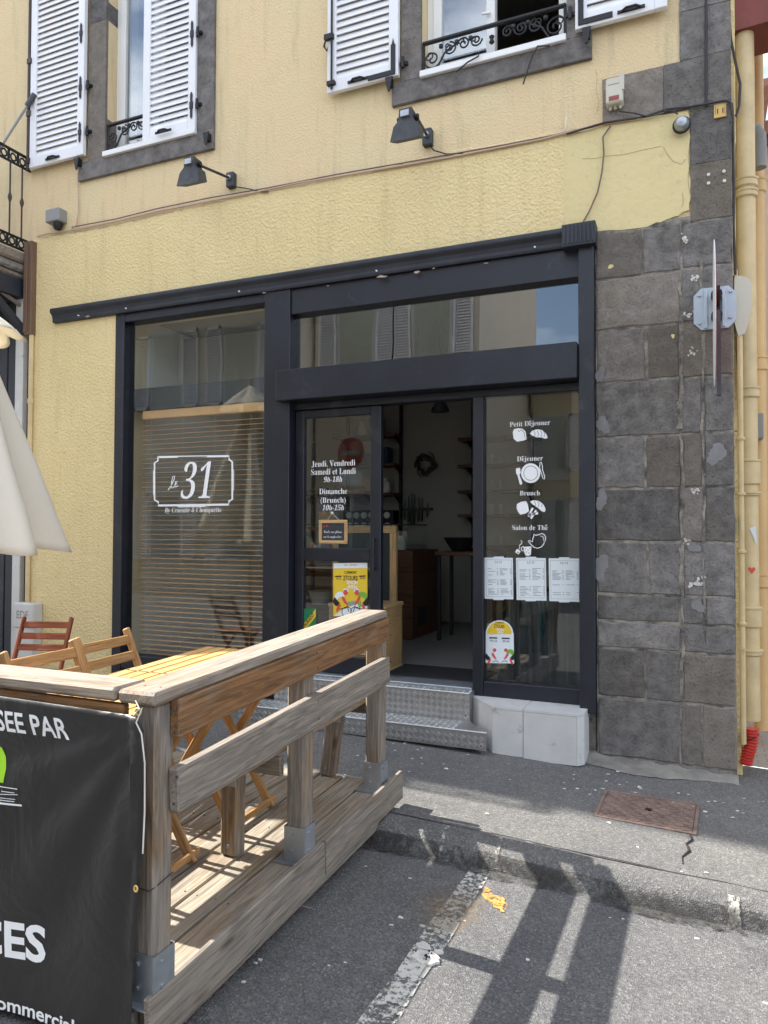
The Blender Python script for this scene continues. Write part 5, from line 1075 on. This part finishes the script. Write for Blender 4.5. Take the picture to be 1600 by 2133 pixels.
# ---------------------------------------------------------------- folding chairs (built facing +X, back at x=0)
def chair(mat, label):
    c = empty('folding_chair', (0, 0, 0), label, 'chair', 'folding wooden chairs on the terrace'); z = .0
    wd_ = .20
    for s in (-1, 1):
        plank('back_post', (.34, s*wd_, 0), (-.02, s*wd_, .86), .045, .024, mat, c, (0, 1, 0), .007)
        m = MB(); m.lathe([(.001, 0)], (0, 0, 0), 4)
        plank('rear_leg', (-.03, s*(wd_-.03), 0), (.36, s*(wd_-.03), .44), .035, .02, mat, c, (0, 1, 0), .004)
    for zz in (.80, .715, .63):
        xx = .34-.36*zz/.86; plank('back_slat', (xx+.004, -wd_+.01, zz), (xx+.004, wd_-.01, zz), .052, .014, mat, c, (.9, 0, .4), .004)
    for i in range(6): xx = .05+.062*i; plank('seat_slat', (xx, -wd_+.035, .445), (xx, wd_-.035, .445), .05, .016, mat, c, (0, 0, 1), .003)
    for xx, zz in ((.33, .10), (-.0, .10)): plank('stretcher', (xx, -wd_+.01, zz), (xx, wd_-.01, zz), .025, .018, mat, c)
    return c
def put(c, x, y, rz): 
    return MX.Translation(dk(x, y, FL))@MX.Rotation(rz, 4, 'Z')@MX.Scale(.955, 4)
c1 = chair('chair_wood', 'oiled wooden folding chair at the table end by the cafe window'); 
def move(c, mw): c.matrix_basis = mw@c.matrix_basis
mw2 = put(c1, -2.72, -2.56, R(3))@MX.Scale(1.035, 4); c2 = copy_tree(c1, mw2); c2['label'] = 'oiled wooden folding chair tucked in behind the banner'
move(c1, put(c1, -2.825, -2.075, R(5)))
c3 = chair('red_wood', 'reddish brown folding chair standing in front of the white meter cabinet'); move(c3, MX.Translation((-4.40, -1.02, pv(-4.4, -1.)))@MX.Rotation(R(-72), 4, 'Z')@MX.Scale(.91, 4))
# ---------------------------------------------------------------- parasol
PX, PY_ = -4.47, -1.62
PA = empty('folded_parasol', (PX, PY_, .2), 'cream terrace parasol with loosely folded cloth', 'parasol')
def canopy(z0, z1, r0, r1, nr, fold, drop, ph, n=160, nt=26, sag=1.):
    m = MB()
    for j in range(nt+1):
        t = j/nt
        for i in range(n):
            a = 6.2832*i/n; c = abs(math.cos(nr*a/2-R(153))); f = 1-fold*min(1, t*3)*(1-c**1.3)
            r_ = (r0+(r1-r0)*t**sag)*f*(1+.05*math.sin(a*3+1.3)); zz = z0+(z1-z0)*t+drop*t*t*(1-c)
            m.v.append((PX+r_*math.cos(a)+.012*math.sin(9*t+3*a)*t, PY_+r_*math.sin(a), zz))
    m.f = [(j*n+i, j*n+(i+1) % n, (j+1)*n+(i+1) % n, (j+1)*n+i) for j in range(nt) for i in range(n)]; m.sm = True; return m
o = canopy(2.99, 1.44, .05, .68, 6, .70, .09, .12).build('canopy', 'cloth', PA); o.modifiers.new('t', 'SOLIDIFY').thickness = .002
o = canopy(3.16, 2.90, .03, .36, 6, .25, .05, .12, 96, 10).build('vent_cap', 'cloth', PA); o.modifiers.new('t', 'SOLIDIFY').thickness = .002
m = MB(); m.tube([(PX, PY_, db(PY_)+FL), (PX, PY_, 3.2)], .022, 12); m.build('pole', 'frame_wood', PA); m = MB(); m.lathe([(.03, 3.15), (.022, 3.2), (.03, 3.24), (.001, 3.27)], (PX, PY_, 0), 12); m.build('finial', 'frame_wood', PA)
for k in range(6): a = R(51+60*k); m = MB(); m.tube([(PX+.05*math.cos(a), PY_+.05*math.sin(a), 2.95), (PX+.54*math.cos(a), PY_+.54*math.sin(a), 1.60)], .008, 5); m.build('rib', 'frame_wood', PA)
m = MB(); z = db(PY_)+FL; m.lathe([(.26, 0), (.26, .05), (.05, .07), (.04, .22), (.03, .22)], (PX, PY_, z), 20); m.build('base', 'iron', PA)
# ---------------------------------------------------------------- meter cabinet and small pipes by the neighbour
e = empty('meter_cabinet', (-5.66, -.08, .2), 'white electricity meter cabinet with EDF on its lid against the yellow wall', 'cabinet')
cb('body', -5.80, -5.57, -.115, -.013, .16, .89, 'tile', e, .008); cb('lid', -5.805, -5.56, -.125, -.013, .70, .93, 'tile', e, .012)
m = MB(); text(m, 'EDF', 'sans', -5.765, -5.62, .79, .07, -.1265, .01); m.build('lettering', 'greyplastic', e, False)
e = empty('thin_downpipe', (-5.72, -.04, .2), 'slim cream pipe running down the wall beside the neighbouring shop', 'pipe'); m = MB(); m.tube([(-5.735, -.035, .9), (-5.735, -.035, 3.46)], .022, 8); m.build('pipe', 'pipe', e)
for z in (1.4, 2.1, 2.8): m = MB(); m.tube([(-5.735, -.035, z-.02), (-5.735, -.035, z+.02)], .03, 8); m.build('collar', 'pipe', e)
o = cb('brown_end_board', -5.80, -5.71, -.07, -.0, 3.42, 4.30, 'brown_metal', None, .005, label='brown metal casing running down beside the balcony bracket', cat='casing'); cb('front_strip', -5.80, -5.755, -.082, -.071, 3.44, 4.28, 'brown_metal', o)
# ---------------------------------------------------------------- neighbouring building with balcony
NB = empty('neighbour_building', (-9, 0, 0), 'neighbouring yellow house with dark shopfront below an iron balcony', 'building')
MB().box(-24, -5.802, 0, .4, 4.02, 11.9).build('wall', 'render_upper', NB); MB().box(-24, -5.802, .401, 8, -.2, 11.9).build('body', 'room', NB)
cb('shop_panel', -24, -5.96, .12, .2, -.1, 3.98, 'navy_old', NB); cb('corner_post', -5.95, -5.85, -.03, .2, -.1, 3.8, 'tile', NB); cb('dark_reveal', -5.849, -5.803, .02, .2, -.1, 3.98, 'iron', NB)
for i in range(9): cb('panel_board', -6.08-i*.12, -5.975-i*.12, .10, .119, -.05, 3.9, 'navy_old', NB, .006)
cb('balcony_slab', -12, -5.81, -.92, -.001, 4.10, 4.20, 'grey_wood', NB, .02); cb('balcony_slab', -12, -5.83, -.86, -.002, 4.02, 4.099, 'basalt_trim', NB, .02); cb('balcony_slab', -12, -5.86, -.8, -.003, 3.96, 4.019, 'grey_wood', NB, .02); cb('shop_beam', -12, -5.85, -.5, -.003, 3.78, 3.955, 'navy_old', NB)
RL = cb('balcony_railing', -5.835, -5.815, -.9, -.0, 5.10, 5.125, 'iron', NB, .004)
for z in (5.0, 4.22, 4.32): cb('rail', -5.834, -5.816, -.9, -.0, z-.01, z+.01, 'iron', RL, .003)
for z0_, z1_ in ((5.0, 5.10), (4.22, 4.32)):
    m = MB(); y = -.04
    while y > -.88:
        m.box(-5.828, -5.822, y-.012, y+.012, z0_, z1_); zc_ = (z0_+z1_)/2; m.tube([(-5.825, y-.05+.03*math.cos(R(t)), zc_+.034*math.sin(R(t))) for t in range(0, 361, 40)], .009, 5)
        y -= .1
    m.build('cast_frieze', 'iron', RL)
for y in (-.09, -.22, -.35, -.48, -.61, -.74, -.87):
    m = MB(); m.tube([(-5.825, y, 4.32), (-5.825, y, 4.62), (-5.825, y, 4.64), (-5.825, y, 4.665), (-5.825, y, 4.69), (-5.825, y, 4.71), (-5.825, y, 5.0)], [.008, .008, .014, .02, .014, .008, .008], 8); m.build('baluster', 'brown_iron', RL)
m = MB(); m.box(-12, -5.836, -.91, -.89, 5.10, 5.125); m.box(-12, -5.836, -.91, -.89, 4.99, 5.01); m.box(-12, -5.836, -.91, -.89, 4.22, 4.24); m.box(-12, -5.836, -.91, -.89, 4.31, 4.33); m.build('front_rail', 'iron', NB)
for i in range(40): m = MB(); m.tube([(-5.95-.13*i, -.9, 4.32), (-5.95-.13*i, -.9, 5.0)], .008, 6); m.build('baluster', 'brown_iron', NB)
plank('balcony_bracket', (-5.83, -.02, 3.45), (-5.83, -.75, 4.0), .05, .07, 'navy_old', NB); plank('balcony_bracket', (-5.90, -.02, 3.72), (-5.90, -.6, 3.92), .03, .03, 'grey_wood', NB)
cb('roof', -24, -6.21, -.55, 8.4, 11.9, 12.1, 'roof', NB)
e = empty('stay_rod', (-5.8, -.1, 5.4), 'grey telescopic rod from the balcony to the shutter edge', 'rod'); a, b = W(70, 200, -.09), W(-40, 372, -.30); m = MB(); m.tube([a, b], .011, 8); m.build('rod', 'greyplastic', e); m = MB(); m.tube([a+(a-b)*.02, a+(b-a)*.12], .026, 8); m.build('socket', 'dark_metal', e)
# ---------------------------------------------------------------- pipes and boxes on the side street corner
def pipe(name, x, y, r, z0, z1, mat, label, joints, rj=1.22):
    e = empty(name, (x, y, z0), label, 'pipe'); m = MB(); m.tube([(x, y, z0), (x, y, z1)], r, 18); m.build('pipe', mat, e)
    for z, h in joints: m = MB(); m.lathe([(r*1.02, -h/2), (r*rj, -h/2+.01), (r*rj, h/2-.015), (r*rj*1.08, h/2-.01), (r*rj*1.08, h/2), (r*1.02, h/2+.005)], (x, y, z), 18); m.build('socket', mat, e)
    return e
def onx(px, py, Y): return W(px, py, Y)
p = W(1557, 900, .20); dp = pipe('drain_pipe', p.x, .20, .060, .42, 11.8, 'pipe', 'thick cream drain pipe at the street corner with a red heart sticker', [(W(1557, v, .2).z, h) for v, h in ((385, .06), (408, .05), (820, .07), (985, .16), (1150-120, .03), (1285, .13), (1358, .04))])
q = W(1566, 1188, .139); m = MB(); m.add([(q.x+a*.022, .1385, q.z+b*.022) for a, b in [(0, -1), (.9, .1), (.9, .7), (.45, .9), (0, .5), (-.45, .9), (-.9, .7), (-.9, .1)]], [tuple(range(8))]); o = m.build('heart_sticker', 'p_red', dp, False)
q = W(1569, 1120, .139); MB().prism([(q.x-.02, .137, q.z+.06), (q.x+.015, .137, q.z+.075), (q.x+.022, .137, q.z-.05)], (0, .001, 0)).build('torn_sticker', 'paper', dp)
p = W(1541, 900, .06); pipe('conduit_pipe', p.x+.004, .05, .017, .3, W(1541, 700, .05).z, 'pipe', 'slim cream conduit running beside the thick corner drain pipe', [(W(1541, v, .05).z, .02) for v in (915, 1030, 1150, 1300)], 1.5)
p = W(1580, 800, .9); pipe('gutter_pipe', p.x, .9, .052, .2, 11.8, 'pipe2', 'ochre downpipe farther along the side wall', [(W(1580, v, .9).z, .1) for v in (390, 1210, 760)])
e = empty('grey_bend_pipe', (W(1581, 330, .6).x, .6, 3.4), 'short grey pipe elbow in front of the ochre downpipe', 'pipe'); a = [W(1562, 272, .6), W(1575, 272, .6), W(1581, 282, .6), W(1582, 300, .6), W(1582, 350, .6)]; m = MB(); m.tube(a, .045, 12); m.build('elbow', 'greyplastic', e)
# render edge of the side wall, standing proud behind the corner stones
for v0, v1, dx in ((-2500, 300, .028), (301, 560, .024), (561, 899, .032), (900, 1030, .03), (1031, 1129, .03), (1130, 1640, .035)):
    z1_, z0_ = W(1540, v0, .12).z, W(1540, v1, .12).z; cb('render_edge', .194, .194+dx, .10, .6, max(z0_, .0), z1_, 'render_rough', B, .006)
e = empty('alarm_siren', (.25, .1, W(1548, 640, .1).z), 'beige curved alarm box mounted on the side of the street corner', 'alarm box'); Yb = .03
q = [W(x, y, Yb) for x, y in [(1530, 576), (1543, 574), (1560, 580), (1565, 592), (1566, 632), (1562, 662), (1552, 694), (1538, 700), (1529, 668)]]
MB().prism([(a.x, Yb, a.z) for a in q], (0, .18, 0)).build('cover', 'beigeplastic', e); a, b = W(1526, 574, .04), W(1529, 668, .04); MB().box(a.x-.004, a.x+.012, .04, .2, b.z, a.z).build('back_plate', 'navy_old', e)
a = W(1537, 702, .05); m = MB(); m.tube([(a.x, .09, a.z+.01), (a.x, .09, a.z-.06), (a.x+.006, .09, a.z-.2), (a.x+.004, .07, a.z-.45)], .012, 7); m.build('lead', 'wire', e)
m = MB(); m.tube([W(x, y, .02) for x, y in ((1524, 215), (1527, 245), (1527, 300), (1529, 400), (1528, 470), (1532, 572))], .009, 6); m.build('corner_cable', 'wire', None, label='black cable running down the corner to the alarm box', cat='cable')
m = MB(); m.tube([W(x, y, .06) for x, y in ((1519, 30), (1522, 80), (1529, 115), (1536, 148), (1542, 175), (1540, 220), (1533, 242))], .008, 6); m.build('corner_cable', 'wire', None, label='dark cable looping below the rusty sign box', cat='cable')
m = MB(); m.tube([W(1471, v, -.026) for v in (-10, 60, 130, 200, 222)], .008, 6); m.build('corner_cable', 'wire', None, label='dark cable clipped up the quoin above the number plate', cat='cable')
a, b = W(1569, 862, .75), W(1584, 914, .75); cb('meter_box', a.x-.03, b.x+.02, .72, .9, b.z, a.z, 'greyplastic', None, .006, label='small grey box fixed beside the ochre downpipe', cat='box')
# rusty projecting sign box
a = W(1524, 66, .12); e = empty('rusty_sign_box', (a.x+.4, .3, a.z), 'rusty red projecting sign box high on the street corner', 'sign box')
MB().prism([(a.x, .12, a.z), (a.x+1.1, .06, a.z+.02), (a.x+1.1, .06, a.z+.9), (a.x, .12, a.z+.9)], (.05, .34, 0)).build('box', 'rust_red', e)
for dx in (.24, .29): cb('slot', a.x+dx, a.x+dx+.02, .085, .12, a.z+.09, a.z+.3, 'rust', e)
plank('bracket', (.19, .2, a.z+.5), (a.x+.1, .2, a.z+.5), .03, .03, 'iron', e)
# red ribbed hose at the foot of the pipe
e = empty('ribbed_hose', (.30, .12, .1), 'red corrugated hose sleeve around the foot of the drain pipe', 'hose'); a, b = W(1566, 1517, .10), W(1557, 1592, .10); m = MB(); pts = []; rs = []
for i in range(49): t = i/48; pts.append(a.lerp(b, t)+V((.006*math.sin(t*5), 0, 0))); rs.append((.037-.004*t)+(.0055 if i % 4 < 2 else -.002))
m.tube(pts, rs, 18); m.build('hose', 'redplastic', e); m = MB(); c = a.lerp(b, .25); m.tube([(c.x+.044*math.cos(R(t)), c.y+.044*math.sin(R(t)), c.z+.02*math.cos(R(t))) for t in range(0, 361, 30)], .004, 5); m.build('tie', 'wire', e)
# ---------------------------------------------------------------- far houses in the side street
def far_house(x0, x1, y, z1, mat, label, wins):
    e = empty('far_house', ((x0+x1)/2, y, 0), label, 'building'); cb('wall', x0, x1, y, y+8, -.2, z1, mat, e); cb('roof', x0-.35, x1+.3, y-.35, y+8.3, z1, z1+.18, 'roof', e)
    for (a, b, c, d) in wins:
        w = cb('window', a, b, y-.03, y-.001, c, d, 'pvc', e); MB().box(a+.08, b-.08, y-.036, y-.031, c+.08, d-.08).build('pane', 'glass_up', w)
        s = cb('shutter', a-.46, a-.02, y-.06, y-.002, c, d, 'shutter', e)
        for i in range(int((d-c)/.07)): plank('slat', (a-.42, y-.064, c+.05+i*.07), (a-.06, y-.064, c+.05+i*.07), .05, .01, 'shutter', s, (0, -.7, .7), .002)
    return e
p = W(1577, 540, 6.0); q = W(1600, 725, 6.0)
far_house(W(1586, 700, 6.).x, 4.6, 6.0, W(1590, 306, 6.).z, 'far_wall', 'pale pinkish house with white shutters along the side street', [(p.x+.75, p.x+1.5, q.z, p.z), (p.x+.75, p.x+1.5, .9, 2.3)])
far_house(-.4+1.2, 1.25, 14, W(1575, 200, 14).z, 'opp_wall2', 'ochre house farther up the side street', [])
far_house(6.5, 12, 2, 9, 'far_wall', 'tall house across the side street', [])
# ---------------------------------------------------------------- houses across the street, mirrored in the glass
def opp(x0, x1, y, z1, mat, label, cols, rows, rz=0):
    e = empty('opposite_house', ((x0+x1)/2, y, 0), label, 'building'); cb('wall', x0, x1, y-6, y, -.2, z1, mat, e, .01); cb('cornice', x0-.1, x1+.1, y-.1, y+.25, z1-.12, z1+.12, 'tile', e, .02); cb('roof', x0-.2, x1+.2, y-6.2, y+.35, z1+.13, z1+.35, 'roof', e)
    for cx in cols:
        for (a, b) in rows:
            w = cb('window', cx-.5, cx+.5, y+.001, y+.04, a, b, 'tile', e); MB().box(cx-.42, cx+.42, y+.041, y+.05, a+.06, b-.06).build('pane', 'glass_up', w)
            for s in (-1, 1):
                m = MB(); xa, xb = sorted((cx+s*.52, cx+s*.98)); m.box(xa, xa+.05, y+.03, y+.07, a, b); m.box(xb-.05, xb, y+.03, y+.07, a, b); m.box(xa, xb, y+.03, y+.07, a, a+.08); m.box(xa, xb, y+.03, y+.07, b-.08, b)
                z = a+.12
                while z < b-.1: m.add([(xa+.05, y+.065, z), (xb-.05, y+.065, z), (xb-.05, y+.035, z+.05), (xa+.05, y+.035, z+.05)], [(0, 1, 2, 3)]); z += .065
                m.build('shutter', 'shutter', e)
    cb('ground_floor_band', x0, x1, y+.001, y+.06, 2.95, 3.15, 'tile', e)
    return e
opp(-19, -8.6, -9.5, 8.6, 'opp_wall', 'beige house across the street with white louvred shutters', (-17, -14.4, -12.2, -10.), ((.9, 2.5), (4.6, 6.5), (7.2, 8.3)))
opp(-8.5, -4.4, -10.4, 9.6, 'opp_wall', 'second beige house across the street, set back a little', (-7.4, -5.5), ((.5, 2.5), (4.9, 6.9)))
opp(-4.3, -3.2, -15, 5.6, 'opp_wall2', 'narrow yellow house at the far side of the crossing', (-3.75,), ((.5, 2.5), (3.2, 4.8)))
opp(1.5, 14, -13, 6.2, 'opp_wall', 'low house across the street at the crossing', (3.4, 6., 8.6, 11.2), ((.6, 2.5), (3.7, 5.4)))
# no entry sign across the street
e = empty('no_entry_sign', (-6.6, -8.4, 0), 'round red no entry sign on a post across the street', 'sign'); m = MB(); m.tube([(-6.6, -8.45, 0), (-6.6, -8.45, 3.65)], .03, 10); m.build('post', 'galv', e)
for r0, y, mat, nm in ((.33, -8.40, 'galv', 'disc'), (.315, -8.393, 'reddull', 'red_face')): MB().prism([(-6.6+r0*math.cos(6.2832*k/36), y, 3.2+r0*math.sin(6.2832*k/36)) for k in range(36)], (0, .005, 0)).build(nm, mat, e)
MB().box(-6.83, -6.37, -8.386, -8.382, 3.145, 3.255).build('white_bar', 'greyplastic', e); cb('sub_plate', -6.85, -6.35, -8.40, -8.392, 2.50, 2.80, 'paper', e)
